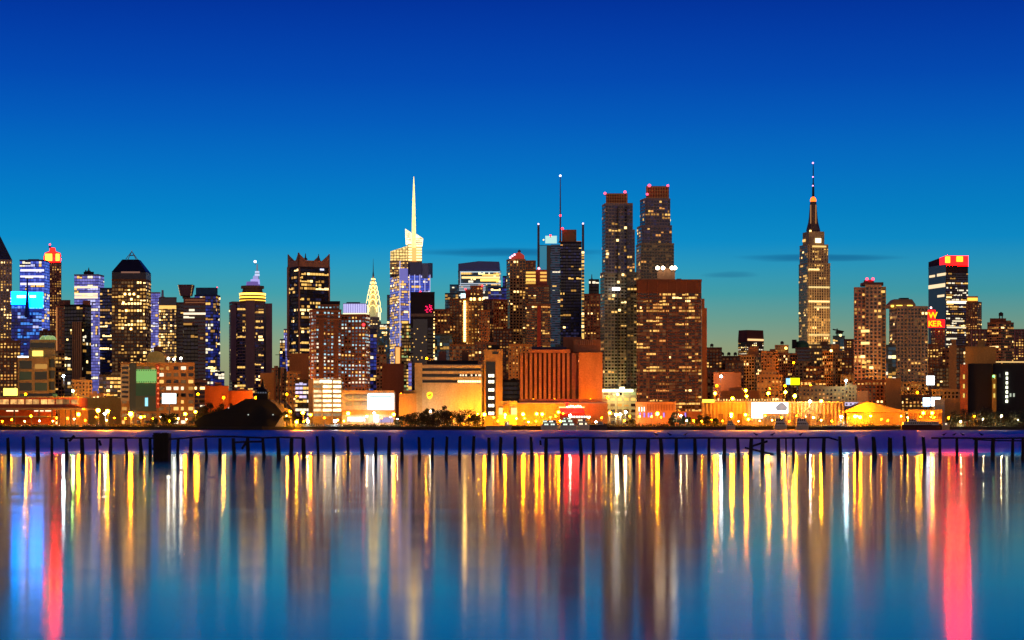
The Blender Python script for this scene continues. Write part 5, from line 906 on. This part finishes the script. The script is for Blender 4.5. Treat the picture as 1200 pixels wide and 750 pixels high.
# fill lamps added in the gaps between the blocks to light the facades
for i, (px, py, Y, p) in enumerate(((30, 462, 1420, 110), (60, 470, 1420, 70), (112, 462, 1480, 55), (150, 455, 1480, 40), (232, 462, 1450, 30), (262, 466, 1400, 45), (300, 466, 1420, 45), (336, 462, 1430, 60), (400, 470, 1385, 25), (440, 460, 1420, 30), (470, 462, 1420, 22), (520, 440, 1560, 60), (590, 456, 1500, 70), (640, 450, 1560, 60), (712, 466, 1400, 35), (760, 484, 1345, 30), (810, 484, 1340, 34), (840, 452, 1460, 35), (880, 462, 1440, 50), (920, 452, 1440, 50), (950, 452, 1470, 50), (1000, 455, 1420, 45), (1050, 458, 1420, 40), (1075, 460, 1430, 40), (1110, 458, 1500, 40), (700, 420, 1700, 60), (560, 410, 1690, 70), (500, 420, 1600, 15), (870, 430, 1690, 60), (930, 425, 1690, 60), (1150, 436, 1640, 60), (1130, 440, 1900, 70))):
    lamp(px, py, Y, 'added tall orange fill lamp in a gap between city blocks', 'added fill lamps between the city blocks', power=p * 1500, es=30, r=.9, name='fill_lamp')
lamp(45, 400, 1780, 'added blue fill light below the cyan billboard', 'added blue fill lights near the cyan billboard', col=(.1, .2, 1), power=60000, es=10, name='floodlight')  # blue light added to wash the facades by the billboard
lamp(505, 482, 1316, 'white floodlight washing the blank wall below the yellow shield', 'wall floodlights', col=(1, .85, .6), power=15000, es=40, name='floodlight')
for px, p in ((528, 30), (550, 42)): lamp(px, 488, 1312, 'orange floodlight washing the blank wall behind the dark trees', 'orange wall floodlights behind the trees', power=p * 1500, es=40, name='floodlight')
for px, py, p in ((692, 468.6, 26), (650, 468.6, 10), (625, 468.6, 10)): lamp(px, py, 1326, 'orange roof floodlight on the podium washing the wall above', 'orange floodlights on the podium roof', power=p * 1000, es=30, name='floodlight')
lamp(724, 462, 1405, 'yellow green floodlight at the silver tower base', 'floodlights', col=(1, .85, .35), power=50000, es=30, name='floodlight')
for px, p in ((944, 300), (958, 380), (970, 300)): lamp(px, 404, 3225, 'golden floodlight at the foot of the tallest stepped skyscraper', 'golden floodlights of the stepped skyscraper', col=(1, .6, .2), power=p * 1000, es=20, r=1, name='floodlight')
# ================================================================== GROUND, RIVER, PILES, PLANTS
def grid_mesh(name, x0, x1, y0, y1, z, mat, nx=1, ny=1):
    mb = MB()
    for i in range(nx):
        for j in range(ny): mb.face([(x0 + (x1 - x0) * i / nx, y0 + (y1 - y0) * j / ny, z), (x0 + (x1 - x0) * (i + 1) / nx, y0 + (y1 - y0) * j / ny, z), (x0 + (x1 - x0) * (i + 1) / nx, y0 + (y1 - y0) * (j + 1) / ny, z), (x0 + (x1 - x0) * i / nx, y0 + (y1 - y0) * (j + 1) / ny, z)], mat)
    return mb.build(name)
ASP = wallmat((.055, .05, .048), .9)
mb = MB()   # the land: top sheet to the horizon with an uneven quay wall
ys = [(-9000, 1262)] + [(-700 + i * 20, 1254 + R.choice((0, 0, 2, 4))) for i in range(71)] + [(9000, 1262)]
for (a, ya), (b, yb) in zip(ys, ys[1:]):
    mb.face([(a, ya, GZ), (b, yb, GZ), (b, 16000, GZ), (a, 16000, GZ)], ASP); mb.face([(a, ya, -3), (b, yb, -3), (b, yb, GZ), (a, ya, GZ)], wallmat((.03, .025, .02)))
tag(mb.build('ground'), kind='structure')
tag(grid_mesh('riverbed', -9000, 9000, -300, 1270, -3, wallmat((.02, .02, .02))), kind='structure')
tag(grid_mesh('road', -700, 700, 1266, 1279, GZ + .006, wallmat((.05, .05, .05), .8)), kind='structure')
# --- water
m = bpy.data.materials.new('river water'); m.use_nodes = True; nt = m.node_tree; nt.nodes.remove(nt.nodes['Principled BSDF'])
b = nd(nt, 'ShaderNodeBsdfAnisotropic', distribution='BECKMANN'); b.inputs['Anisotropy'].default_value = .16
tv = nd(nt, 'ShaderNodeCombineXYZ'); tv.inputs[0].default_value = 1.0; nt.links.new(tv.outputs[0], b.inputs['Tangent'])
fn = nd(nt, 'ShaderNodeFresnel'); fn.inputs[0].default_value = 1.34
df = nd(nt, 'ShaderNodeBsdfDiffuse'); df.inputs[0].default_value = (.002, .012, .03, 1)
mx = nd(nt, 'ShaderNodeMixShader'); bw = nd(nt, 'ShaderNodeBsdfAnisotropic', distribution='BECKMANN'); bw.inputs['Anisotropy'].default_value = .3; bw.inputs['Color'].default_value = (1, 1, 1, 1); nt.links.new(tv.outputs[0], bw.inputs['Tangent'])
m2x = nd(nt, 'ShaderNodeMixShader'); m2x.inputs[0].default_value = .15; nt.links.new(b.outputs[0], m2x.inputs[1]); nt.links.new(bw.outputs[0], m2x.inputs[2])
nt.links.new(fn.outputs[0], mx.inputs[0]); nt.links.new(df.outputs[0], mx.inputs[1]); nt.links.new(m2x.outputs[0], mx.inputs[2]); nt.links.new(mx.outputs[0], nt.nodes['Material Output'].inputs[0])
b.inputs['Color'].default_value = (1, 1, 1, 1)
geo = nd(nt, 'ShaderNodeNewGeometry'); sp = nd(nt, 'ShaderNodeSeparateXYZ'); nt.links.new(geo.outputs['Position'], sp.inputs[0])
# sheltered smooth water on this side of the old piles, wind roughened river beyond them
nz = nd(nt, 'ShaderNodeTexNoise'); nz.inputs['Scale'].default_value = 1; nz.inputs['Detail'].default_value = 3
mp = nd(nt, 'ShaderNodeMapping'); mp.inputs['Scale'].default_value = (.012, .03, 1); nt.links.new(geo.outputs['Position'], mp.inputs[0]); nt.links.new(mp.outputs[0], nz.inputs['Vector'])
ma = nd(nt, 'ShaderNodeMath', operation='MULTIPLY_ADD'); ma.inputs[1].default_value = 60; nt.links.new(nz.outputs[0], ma.inputs[0]); nt.links.new(sp.outputs[1], ma.inputs[2])
mr = nd(nt, 'ShaderNodeMapRange', interpolation_type='SMOOTHSTEP'); mr.inputs[1].default_value = 335; mr.inputs[2].default_value = 500; mr.inputs[3].default_value = ROUGH_NEAR; mr.inputs[4].default_value = ROUGH_FAR
nt.links.new(ma.outputs[0], mr.inputs[0])
m2 = nd(nt, 'ShaderNodeMapping'); m2.inputs['Scale'].default_value = (.02, .12, 1); n2 = nd(nt, 'ShaderNodeTexNoise'); n2.inputs['Scale'].default_value = 1; n2.inputs['Detail'].default_value = 4
nt.links.new(geo.outputs['Position'], m2.inputs[0]); nt.links.new(m2.outputs[0], n2.inputs['Vector'])
mu = nd(nt, 'ShaderNodeMapRange'); mu.inputs[1].default_value = .3; mu.inputs[2].default_value = .7; mu.inputs[3].default_value = .85; mu.inputs[4].default_value = 1.15; nt.links.new(n2.outputs[0], mu.inputs[0])
mm = nd(nt, 'ShaderNodeMath', operation='MULTIPLY'); nt.links.new(mr.outputs[0], mm.inputs[0]); nt.links.new(mu.outputs[0], mm.inputs[1]); nt.links.new(mm.outputs[0], b.inputs['Roughness'])
rw_ = nd(nt, 'ShaderNodeMath', operation='MULTIPLY'); rw_.inputs[1].default_value = 2.05; nt.links.new(mm.outputs[0], rw_.inputs[0]); nt.links.new(rw_.outputs[0], bw.inputs['Roughness'])
m3 = nd(nt, 'ShaderNodeMapping'); m3.inputs['Scale'].default_value = (.7, 2.5, 1); n3 = nd(nt, 'ShaderNodeTexNoise'); n3.inputs['Scale'].default_value = 1; n3.inputs['Detail'].default_value = 2
nt.links.new(geo.outputs['Position'], m3.inputs[0]); nt.links.new(m3.outputs[0], n3.inputs['Vector'])
bp = nd(nt, 'ShaderNodeBump'); bp.inputs['Strength'].default_value = 1; bp.inputs['Distance'].default_value = BUMP; nt.links.new(n3.outputs[0], bp.inputs['Height']); nt.links.new(bp.outputs[0], b.inputs['Normal']); nt.links.new(bp.outputs[0], bw.inputs['Normal'])
tag(grid_mesh('water', -9000, 9000, -300, 1266, 0, m), kind='structure')
# --- old timber piles
PW = wallmat((.018, .014, .012), .9); YP = 313.0
def zp(py): return Z(py, YP)
A = [(9.3, 0), (27.3, 0), (44, 0), (61, 0), (77.6, 1), (95.6, 1), (113.6, 1), (130.3, 1), (147, 1), (164, 1), (175.6, 1), (209, 2), (224, 2), (241, 2), (257.6, 2), (273.4, 2), (290, 2), (308, 2), (325.6, 2), (341.6, 2), (355.6, 2), (371.6, 3), (390, 3), (407.3, 3), (423.3, 3), (440.6, 3), (456.6, 3), (470.6, 3), (491, 3), (507.3, 3), (524, 3), (539, 3), (555.3, 3), (573, 3), (587, 3), (603.6, 3), (622.3, 3), (640, 4), (657.6, 4), (679.6, 4), (695.3, 4), (712.6, 4), (728, 4), (743.3, 4), (759.6, 4), (774, 4), (792.3, 4), (814.3, 4), (831, 4), (849, 4), (864.3, 4), (880.3, 4), (894, 4), (912, 4), (921, 4), (930, 4), (947.3, 4), (965.6, 4), (984, 5), (1003.6, 5), (1023.3, 5), (1043, 5), (1059.3, 5), (1081.6, 5), (1101, 6), (1121.3, 6), (1143.6, 6), (1164, 6), (1186.6, 6), (1199, 6)]
LB = {0: ('bare black pile of the short row in the blue and pink reflections', 'free piles in the coloured reflections'), 1: ('black pile under the beam beside the square crib', 'piles under the beam beside the crib'), 2: ('black pile under the beam between the crib and the gap', 'piles under the beam past the crib'), 3: ('bare black pile standing free in the long middle row', 'free piles of the long middle row'), 4: ('black pile carrying the longest beam with broken planks', 'piles under the longest beam'), 5: ('thick bare pile between the longest beam and the red reflection', 'free piles before the red reflection'), 6: ('black pile under the beam crossing the red reflection', 'piles under the beam in the red reflection')}
for px, g in A:
    beam = g in (1, 2, 4, 6); w = R.uniform(.22, .33) * (1.15 if g == 5 else 1) * (.6 if px in (921,) else 1); lean = R.uniform(-.22, .34) if g != 5 else R.uniform(0, .35); x = X(px, YP); top = zp(513.4) if beam else zp(R.uniform(510.6, 513)); yo = R.uniform(-.25, .25)
    mb = MB(); k = 9; rows = []
    for q in range(6):   # weathered trunk, thicker low down, with a split uneven head
        u = q / 5; z = -1.2 + (top + 1.2) * u; rr = w * (1.25 - .35 * u)
        rows.append([(lean * (1 - u) + rr * math.cos(6.283 * a / k) * R.uniform(.88, 1.1), rr * math.sin(6.283 * a / k) * R.uniform(.88, 1.1), z + (R.uniform(-.22, .1) if q == 5 and not beam else 0)) for a in range(k)])
    for q in range(5):
        for a in range(k): mb.face([rows[q][a], rows[q][(a + 1) % k], rows[q + 1][(a + 1) % k], rows[q + 1][a]], PW)
    mb.face(rows[5], PW); o = mb.build('timber_pile'); o.location = (x, YP + yo, 0); tag(o, LB[g][0], 'pile', LB[g][1])
def beam(pts, label, h=.27, d=.34):
    mb = MB(); L = []
    for i, (px, py) in enumerate(pts): L.append((X(px, YP), YP - .1 + R.uniform(-.1, .1), zp(py)))
    for p, q in zip(L, L[1:]):
        mb.face([(p[0], p[1] - d / 2, p[2]), (q[0], q[1] - d / 2, q[2]), (q[0], q[1] - d / 2, q[2] + h), (p[0], p[1] - d / 2, p[2] + h)], PW); mb.face([(p[0], p[1] + d / 2, p[2] + h), (q[0], q[1] + d / 2, q[2] + h), (q[0], q[1] + d / 2, q[2]), (p[0], p[1] + d / 2, p[2])], PW)
        mb.face([(p[0], p[1] - d / 2, p[2] + h), (q[0], q[1] - d / 2, q[2] + h), (q[0], q[1] + d / 2, q[2] + h), (p[0], p[1] + d / 2, p[2] + h)], PW); mb.face([(p[0], p[1] + d / 2, p[2]), (q[0], q[1] + d / 2, q[2]), (q[0], q[1] - d / 2, q[2]), (p[0], p[1] - d / 2, p[2])], PW)
    for p in (L[0], L[-1]): mb.face([(p[0], p[1] - d / 2, p[2]), (p[0], p[1] + d / 2, p[2]), (p[0], p[1] + d / 2, p[2] + h), (p[0], p[1] - d / 2, p[2] + h)], PW)
    return tag(mb.build('timber_beam', org=L[0]), label, 'beam')
beam([(70.6, 514.6), (95, 514.2), (130, 514), (180, 514.4)], 'straight timber beam on the piles leading to the square crib')
beam([(198, 515.6), (214, 514.6), (240, 512.6), (273, 512.6), (308, 514.2), (330, 513.4), (356.6, 514.4)], 'bowed timber beam on the piles on the far side of the crib')
beam([(273, 519.6), (290, 518.8), (308, 518.6)], 'short lower rail between two piles of the bowed beam', .3, .3)
beam([(634, 514.2), (680, 514), (760, 514.6), (830, 514.2), (900, 514.6), (950, 514), (971, 513.8), (982, 517)], 'longest timber beam, its end sagging at the bare piles')
beam([(1091.5, 514.4), (1120, 514.2), (1165, 514.8), (1202, 514.2)], 'timber beam crossing the red reflection')
beam([(1140, 515.6), (1165, 517), (1202, 517.4)], 'thin sloping rail under the beam of the red reflection', .2, .2)
def plank(a, b, label):
    mb = MB(); mb.tube((X(a[0], YP), YP - .5, zp(a[1])), (X(b[0], YP), YP - .6, zp(b[1])), .22, .24, PW, 4); tag(mb.build('broken_plank', org=(X(a[0], YP), YP, 0)), label, 'plank')
plank((881.5, 522.6), (899, 517), 'upper broken plank slanting across the piles'); plank((872.4, 524.6), (906, 532.6), 'lower broken plank slanting into the water'); plank((284, 526), (288.6, 519), 'stub of a diagonal brace below the lower rail'); plank((117, 516), (119, 522), 'splinter hanging from the beam near the crib')
plank((82, 517), (88, 510.6), 'splintered stick standing on the beam before the crib'); plank((633, 516), (633.6, 521.6), 'stub hanging from the start of the longest beam')
t = Thing('timber_crib', 'solid black square timber crib in the row of piles', YP - 1, 189.4, 'crib'); t.e.location.z = 0; t.org = (t.org[0], t.org[1], 0); mb = MB()
for i in range(7): px = 181.2 + i * 2.55; mb.box(X(px, YP), X(px + 2.45, YP), YP - 1.3 + (i % 2) * .12, YP + 1.3, -1.2, zp(506.8 + R.uniform(0, .9)), PW)
t.part(mb, 'planks'); mb = MB(); mb.box(X(180.4, YP), X(199.2, YP), YP - 1.5, YP - 1.28, zp(511.6), zp(510), PW); mb.box(X(180.4, YP), X(199.2, YP), YP - 1.5, YP - 1.28, zp(527), zp(525), PW); t.part(mb, 'waling')
# gulls resting on the beam
def gull(px, label):
    x = X(px, YP); z = zp(514.2) + .44; mb = MB(); g_ = wallmat((.05, .05, .055)); pr = [(-.24, .02, .12), (-.12, .075, .13), (0, .1, .15), (.1, .085, .2), (.16, .05, .27), (.2, .055, .31), (.25, .035, .31), (.32, .01, .30)]; n = 7; rows = [[(u, r * math.cos(6.283 * a / n), h + r * math.sin(6.283 * a / n)) for a in range(n)] for u, r, h in pr]
    for p, q in zip(rows, rows[1:]):
        for a in range(n): mb.face([p[a], q[a], q[(a + 1) % n], p[(a + 1) % n]], g_)
    mb.face(rows[0], g_); mb.face(rows[-1], g_)
    for s_ in (-.03, .03): mb.tube((.0, s_, .08), (.01, s_, -.02), .012, .012, g_, 5)
    o = mb.build('gull'); o.location = (x, YP - .1, z); o.rotation_euler.z = R.choice((0, 3.1, .4)); o.scale = (1.5,) * 3; tag(o, label, 'bird', 'dark gulls resting on the beams')
for px in (769, 785, 803, 886, 905, 938, 1106, 1118, 1128, 1150): gull(px, 'small dark gull resting on a timber beam')
# --- trees and bank planting
LEAF = []
for c in ((.020, .032, .012), (.034, .042, .016), (.012, .02, .010)):
    lm = wallmat(c, .7, .4); LEAF.append(lm)
def tree(px, Y, h, w, label, group, conifer=False, z0=GZ):
    e = empty('tree', (X(px, Y), Y, z0), label, 'tree', group); mb = MB(); BK = wallmat((.05, .035, .025))
    mb.tube((0, 0, 0), (.1, 0, h * .45), h * .035, h * .022, BK); mb.tube((.1, 0, h * .45), (0, 0, h * .9), h * .022, h * .006, BK)
    for i in range(6): a = R.uniform(0, 6.28); z = h * R.uniform(.28, .7); mb.tube((.05, 0, z), (w * .34 * math.cos(a), w * .34 * math.sin(a), z + h * .16), h * .012, h * .004, BK, 5)
    mb.build('trunk', e); mb = MB(); blobs = []
    for i in range(15 if conifer else 11):
        u = R.random(); 
        if conifer: z = h * (.12 + .86 * u); rr = w * .5 * (1 - u) * R.uniform(.5, 1)
        else: z = h * (.3 + .65 * u); rr = w * .42 * math.sqrt(max(0, 1 - (2 * u - .9) ** 2 * .8)) * R.uniform(.3, 1)
        a = R.uniform(0, 6.28); blobs.append((rr * math.cos(a), rr * math.sin(a), z, (w * (.1 + .16 * (1 - u)) if conifer else w * R.uniform(.14, .26))))
    for bx, by, bz, br in blobs:
        lm = R.choice(LEAF)
        for _ in range(90):
            d = Vector((R.gauss(0, 1), R.gauss(0, 1), R.gauss(0, .8))); d = d.normalized() * br * R.uniform(.4, 1.1); c_ = Vector((bx, by, bz)) + d
            u = Vector((R.gauss(0, 1), R.gauss(0, 1), R.gauss(0, 1))).normalized(); v = u.orthogonal().normalized(); s_ = R.uniform(.25, .55)
            mb.face([c_ - u * s_, c_ + v * s_ * .6, c_ + u * s_, c_ - v * s_ * .6], lm)
    mb.build('crown', e)
TR = [(478, 4.5, 6, 0), (486, 6, 6, 0), (493, 7, 6, 0), (500, 9, 7, 1), (507, 9.5, 5, 1), (513, 8, 6, 0), (521, 12, 6, 1), (530, 7, 7, 0), (539, 8, 6, 0), (549, 8.5, 7, 0), (557, 6, 6, 0), (470, 4, 5, 0)]
for i, (px, h, w, cf) in enumerate(TR): tree(px, 1266 + (i % 3) * 3, h + 2, w + 5, 'pointed dark conifer before the blank sand wall' if cf else 'low round dark tree before the blank sand wall', 'dark conifers before the blank wall' if cf else 'dark round trees before the blank wall', cf)
for i, (px, h, w) in enumerate(((1120, 9, 9), (1130, 10, 10), (1141, 10, 11), (1153, 11, 10), (1165, 9, 10), (1176, 10, 11), (1188, 9, 10), (1199, 10, 10), (1114, 6, 7))): tree(px, 1264 + (i % 2) * 6, h, w + 2, 'dark bushy tree of the wooded bank under the black hall', 'trees of the wooded bank')
for i, (px, h, w) in enumerate(((192, 8, 10), (201, 8, 9), (181, 5, 8), (336, 10, 8), (238, 14, 8), (246, 15, 9), (272, 15, 9), (283, 17, 8), (232, 9, 9), (258, 16, 9))): tree(px, 1300 if px > 225 and px < 300 else 1262, h, w, 'dark tree beside the black ship and the billboard post', 'dark trees around the ship')
for i, (px, h, w) in enumerate(((786, 4, 5), (799, 6, 6), (806, 5, 6), (820, 6, 7), (829, 5, 6), (838, 4, 5), (741, 4, 5), (790, 8, 7))): tree(px, 1264, h + 1, w, 'small tree in the orange light before the brick podium', 'small trees before the podium')
mb = MB()
for a, b, h in ((96, 230, 1.6), (336, 470, 1.6), (466, 566, 2.6), (690, 850, 2.0), (980, 1025, 2.6), (1110, 1206, 2.6), (-10, 92, 1.2), (600, 640, .8), (850, 990, .8), (1020, 1110, .9)):
    for _ in range(int((b - a) * 16)):
        Y = R.uniform(1255.5, 1262); c_ = Vector((X(R.uniform(a, b), Y), Y, GZ + abs(R.gauss(0, h * .5)))); u = Vector((R.gauss(0, 1), R.gauss(0, 1), R.gauss(0, 1))).normalized(); v = u.orthogonal(); s_ = R.uniform(.2, .5)
        mb.face([c_ - u * s_, c_ + v * s_ * .6, c_ + u * s_, c_ - v * s_ * .6], R.choice(LEAF))
tag(mb.build('bank_shrubbery'), 'dark scrub along the quay edge', 'scrub', kind='stuff')
# parked cars on the riverside road
def car_proto():
    e = empty('parked_car', (0, 0, 0), 'x', 'car', 'cars parked along the riverside road'); bm_ = MB(); pc = wallmat((.25, .05, .04), .35); sec = [(-2.2, .55, .75), (-2.1, .5, .95), (-1.5, .4, 1.0), (1.0, .4, .95), (2.0, .45, .85), (2.2, .5, .65)]
    top = [(-2.2, .9), (-1.7, 1.0), (-1.2, 1.45), (.3, 1.48), (1.05, 1.0), (2.1, .85), (2.2, .5)]; pr = [(-2.2, .35)] + top + [(2.2, .35)]
    a = [(x, -.85, z) for x, z in pr]; b2 = [(x, .85, z) for x, z in pr]; bm_.face(a, pc); bm_.face(b2[::-1], pc)
    for k in range(len(a)): bm_.face([a[k], b2[k], b2[(k + 1) % len(a)], a[(k + 1) % len(a)]], pc)
    bm_.build('body', e); mb = MB(); mb.face([(-1.1, -.87, 1.02), (.85, -.87, 1.02), (.25, -.87, 1.4), (-1.1, -.87, 1.4)], GK); mb.build('side_window', e)
    for x in (-1.35, 1.35):
        for y in (-.86, .86):
            mb = MB(); mb.tube((0, -.12, 0), (0, .12, 0), .34, .34, DARKW, 10); w_ = mb.build('wheel', e); w_.location = (x, y, .34)
    for x, m_, nm in ((2.21, emit((1, .95, .8), 6), 'headlight'), (-2.21, emit((1, .03, .02), 3), 'tail_light')):
        for y in (-.55, .55): mb = MB(); mb.ball((0, 0, 0), .14, m_, 6, 5); q = mb.build(nm, e); q.location = (x, y, .72)
    return e
cp = car_proto(); first = True
for i, px in enumerate((22, 30, 41, 54, 66, 102, 108, 137, 172, 383, 397, 404, 418, 436, 449, 706, 760, 777, 808, 868, 1020, 1036, 1048)):
    if first: o = cp; first = False
    else:
        o = cp.copy(); C.objects.link(o)
        for ch in cp.children: d = ch.copy(); C.objects.link(d); d.parent = o
    Y = 1266 + (i % 2) * 7 if px > 96 else 1277; o.location = (X(px, Y), Y, GZ + .01); o.rotation_euler.z = (i % 2) * math.pi + R.uniform(-.1, .1)
    o['label'] = 'small dark car standing under the red pier terminal' if px < 96 else ('small dark car by the orange warehouse lamps' if px < 200 else ('small dark car on the quay road before the white terminal' if px < 460 else ('small dark car on the road by the brick podium' if px < 900 else 'small dark car in front of the gabled hall')))
    o['group'] = o['label'].replace('small dark car', 'cars')
# ================================================================== SKY
w = bpy.data.worlds.new('World'); sc.world = w; w.use_nodes = True; nt = w.node_tree; nt.nodes.clear()
def M(op, a, b=None, c=None, clamp=False):
    n = nd(nt, 'ShaderNodeMath', operation=op); n.use_clamp = clamp
    for i, v in enumerate((a, b, c)):
        if v is None: continue
        if isinstance(v, (int, float)): n.inputs[i].default_value = v
        else: nt.links.new(v, n.inputs[i])
    return n.outputs[0]
def MRG(v, a, b, c, d, t='SMOOTHSTEP'):
    n = nd(nt, 'ShaderNodeMapRange', interpolation_type=t)
    nt.links.new(v, n.inputs[0])
    for i, q in enumerate((a, b, c, d)): n.inputs[i + 1].default_value = q
    return n.outputs[0]
def MIX(f, a, b, bt='MIX'):
    n = nd(nt, 'ShaderNodeMix', data_type='RGBA', blend_type=bt)
    if isinstance(f, float): n.inputs[0].default_value = f
    else: nt.links.new(f, n.inputs[0])
    for i, v in ((6, a), (7, b)):
        if isinstance(v, tuple): n.inputs[i].default_value = (*v, 1)
        else: nt.links.new(v, n.inputs[i])
    return n.outputs[2]
lin = lambda c: tuple((v / 255 / 12.92 if v <= 10 else ((v / 255 + .055) / 1.055) ** 2.4) for v in c)
tc = nd(nt, 'ShaderNodeTexCoord'); sx = nd(nt, 'ShaderNodeSeparateXYZ'); nt.links.new(tc.outputs['Generated'], sx.inputs[0]); x_, y_, z_ = sx.outputs
el = M('MULTIPLY', z_, F / 493)          # 1.0 at the elevation of the picture's upper edge
rp = nd(nt, 'ShaderNodeValToRGB'); cr = rp.color_ramp; cr.interpolation = 'B_SPLINE' if False else 'LINEAR'
ST = [(0, (150, 138, 100)), (.09, (150, 150, 112)), (.17, (146, 162, 126)), (.24, (106, 162, 150)), (.30, (66, 160, 172)), (.36, (42, 155, 192)), (.42, (8, 143, 204)), (.49, (0, 131, 200)), (.59, (0, 113, 196)), (.70, (0, 92, 188)), (.80, (0, 74, 178)), (.90, (0, 61, 167)), (1.0, (0, 47, 153)), (1.25, (0, 32, 128))]
SCALE = 3.2
while len(cr.elements) < len(ST) + 3: cr.elements.new(.5)
for e_, (p, c) in zip(cr.elements, ST + [(1.7, (0, 34, 138)), (2.4, (0, 30, 120)), (3.2, (0, 18, 80))]): e_.position = p / SCALE; e_.color = (*lin(c), 1)
nt.links.new(M('DIVIDE', el, SCALE, clamp=True), rp.inputs[0])
U = M('DIVIDE', x_, M('MAXIMUM', y_, .05)); V = M('DIVIDE', z_, M('MAXIMUM', y_, .05))
side = MRG(U, -.05, .27, 0, 1); low = MRG(el, .12, .75, 1, .25)
east = MIX(M('MULTIPLY', side, low), rp.outputs[0], (.92, .84, .84), 'MULTIPLY')
# thin cloud streaks low over the city
cn = nd(nt, 'ShaderNodeTexNoise'); cn.inputs['Scale'].default_value = 1; cn.inputs['Detail'].default_value = 4; cv = nd(nt, 'ShaderNodeCombineXYZ'); nt.links.new(M('MULTIPLY', U, 26), cv.inputs[0]); nt.links.new(M('MULTIPLY', V, 260), cv.inputs[1]); nt.links.new(cv.outputs[0], cn.inputs['Vector'])
cl = None
for px, py, hw, hh, s_ in ((600, 295.5, 120, 5.5, .62), (962, 302, 98, 5, .6), (855, 322, 34, 4, .35), (640, 300, 60, 8, .25)):
    du = M('DIVIDE', M('SUBTRACT', U, (px - 600) / F), hw / F); dv = M('DIVIDE', M('SUBTRACT', M('ADD', V, M('MULTIPLY', M('SUBTRACT', cn.outputs[0], .5), .0022)), (493 - py) / F), hh / F)
    q = M('ADD', M('MULTIPLY', du, du), M('MULTIPLY', dv, dv)); k = MRG(q, -.15, 1.3, s_ * .85, 0); cl = k if cl is None else M('MAXIMUM', cl, k)
front = MRG(y_, .2, .5, 0, 1); east = MIX(M('MULTIPLY', cl, front), east, lin((0, 62, 118)))
# the dawn side is bright, the western sky behind the viewer still dark with a low city glow added as warm facade fill
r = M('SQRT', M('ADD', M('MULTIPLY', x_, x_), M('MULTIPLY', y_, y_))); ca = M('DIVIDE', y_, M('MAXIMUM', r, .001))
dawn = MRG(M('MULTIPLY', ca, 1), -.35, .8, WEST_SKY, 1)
sky1 = nd(nt, 'ShaderNodeMix', data_type='RGBA', blend_type='MULTIPLY'); sky1.inputs[0].default_value = 1; nt.links.new(east, sky1.inputs[6]); nt.links.new(dawn, sky1.inputs[7])
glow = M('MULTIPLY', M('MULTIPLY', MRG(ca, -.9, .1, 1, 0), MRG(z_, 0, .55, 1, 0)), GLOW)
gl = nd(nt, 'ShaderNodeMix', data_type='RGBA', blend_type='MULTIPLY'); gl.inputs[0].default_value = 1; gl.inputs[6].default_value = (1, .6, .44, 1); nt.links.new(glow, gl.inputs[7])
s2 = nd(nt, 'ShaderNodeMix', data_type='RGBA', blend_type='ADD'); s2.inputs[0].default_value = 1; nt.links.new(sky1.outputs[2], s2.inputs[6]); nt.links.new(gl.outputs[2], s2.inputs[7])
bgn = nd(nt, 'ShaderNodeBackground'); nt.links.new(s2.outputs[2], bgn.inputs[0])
ns = nd(nt, 'ShaderNodeTexSky'); ns.sky_type = 'NISHITA'; ns.sun_disc = False; ns.sun_elevation = math.radians(-3.5); ns.sun_rotation = math.radians(15)
b2 = nd(nt, 'ShaderNodeBackground'); b2.inputs[1].default_value = .006; nt.links.new(ns.outputs[0], b2.inputs[0])
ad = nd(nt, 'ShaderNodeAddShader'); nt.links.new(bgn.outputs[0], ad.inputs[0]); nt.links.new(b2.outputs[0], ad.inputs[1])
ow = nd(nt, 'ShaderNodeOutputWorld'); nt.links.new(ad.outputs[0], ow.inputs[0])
# ================================================================== CAMERA
cd = bpy.data.cameras.new('camera'); cam = bpy.data.objects.new('camera', cd); C.objects.link(cam); sc.camera = cam
cam.location = (0, 0, CAMZ); cam.rotation_euler = (math.pi / 2, 0, 0); cd.sensor_width = 36; cd.lens = 36 * F / 1200; cd.shift_y = (HZ - 375) / 1200; cd.clip_start = .5; cd.clip_end = 30000
sc.view_settings.view_transform = 'Standard'; sc.view_settings.look = 'None'; sc.view_settings.exposure = 0; sc.view_settings.gamma = 1
sc.cycles.use_denoising = True; sc.cycles.max_bounces = 4; sc.cycles.diffuse_bounces = 2; sc.cycles.glossy_bounces = 3; sc.cycles.sample_clamp_indirect = 6; sc.cycles.caustics_reflective = False; sc.cycles.caustics_refractive = False
sc.cycles.use_light_tree = True; sc.cycles.use_adaptive_sampling = True; sc.cycles.adaptive_threshold = .02
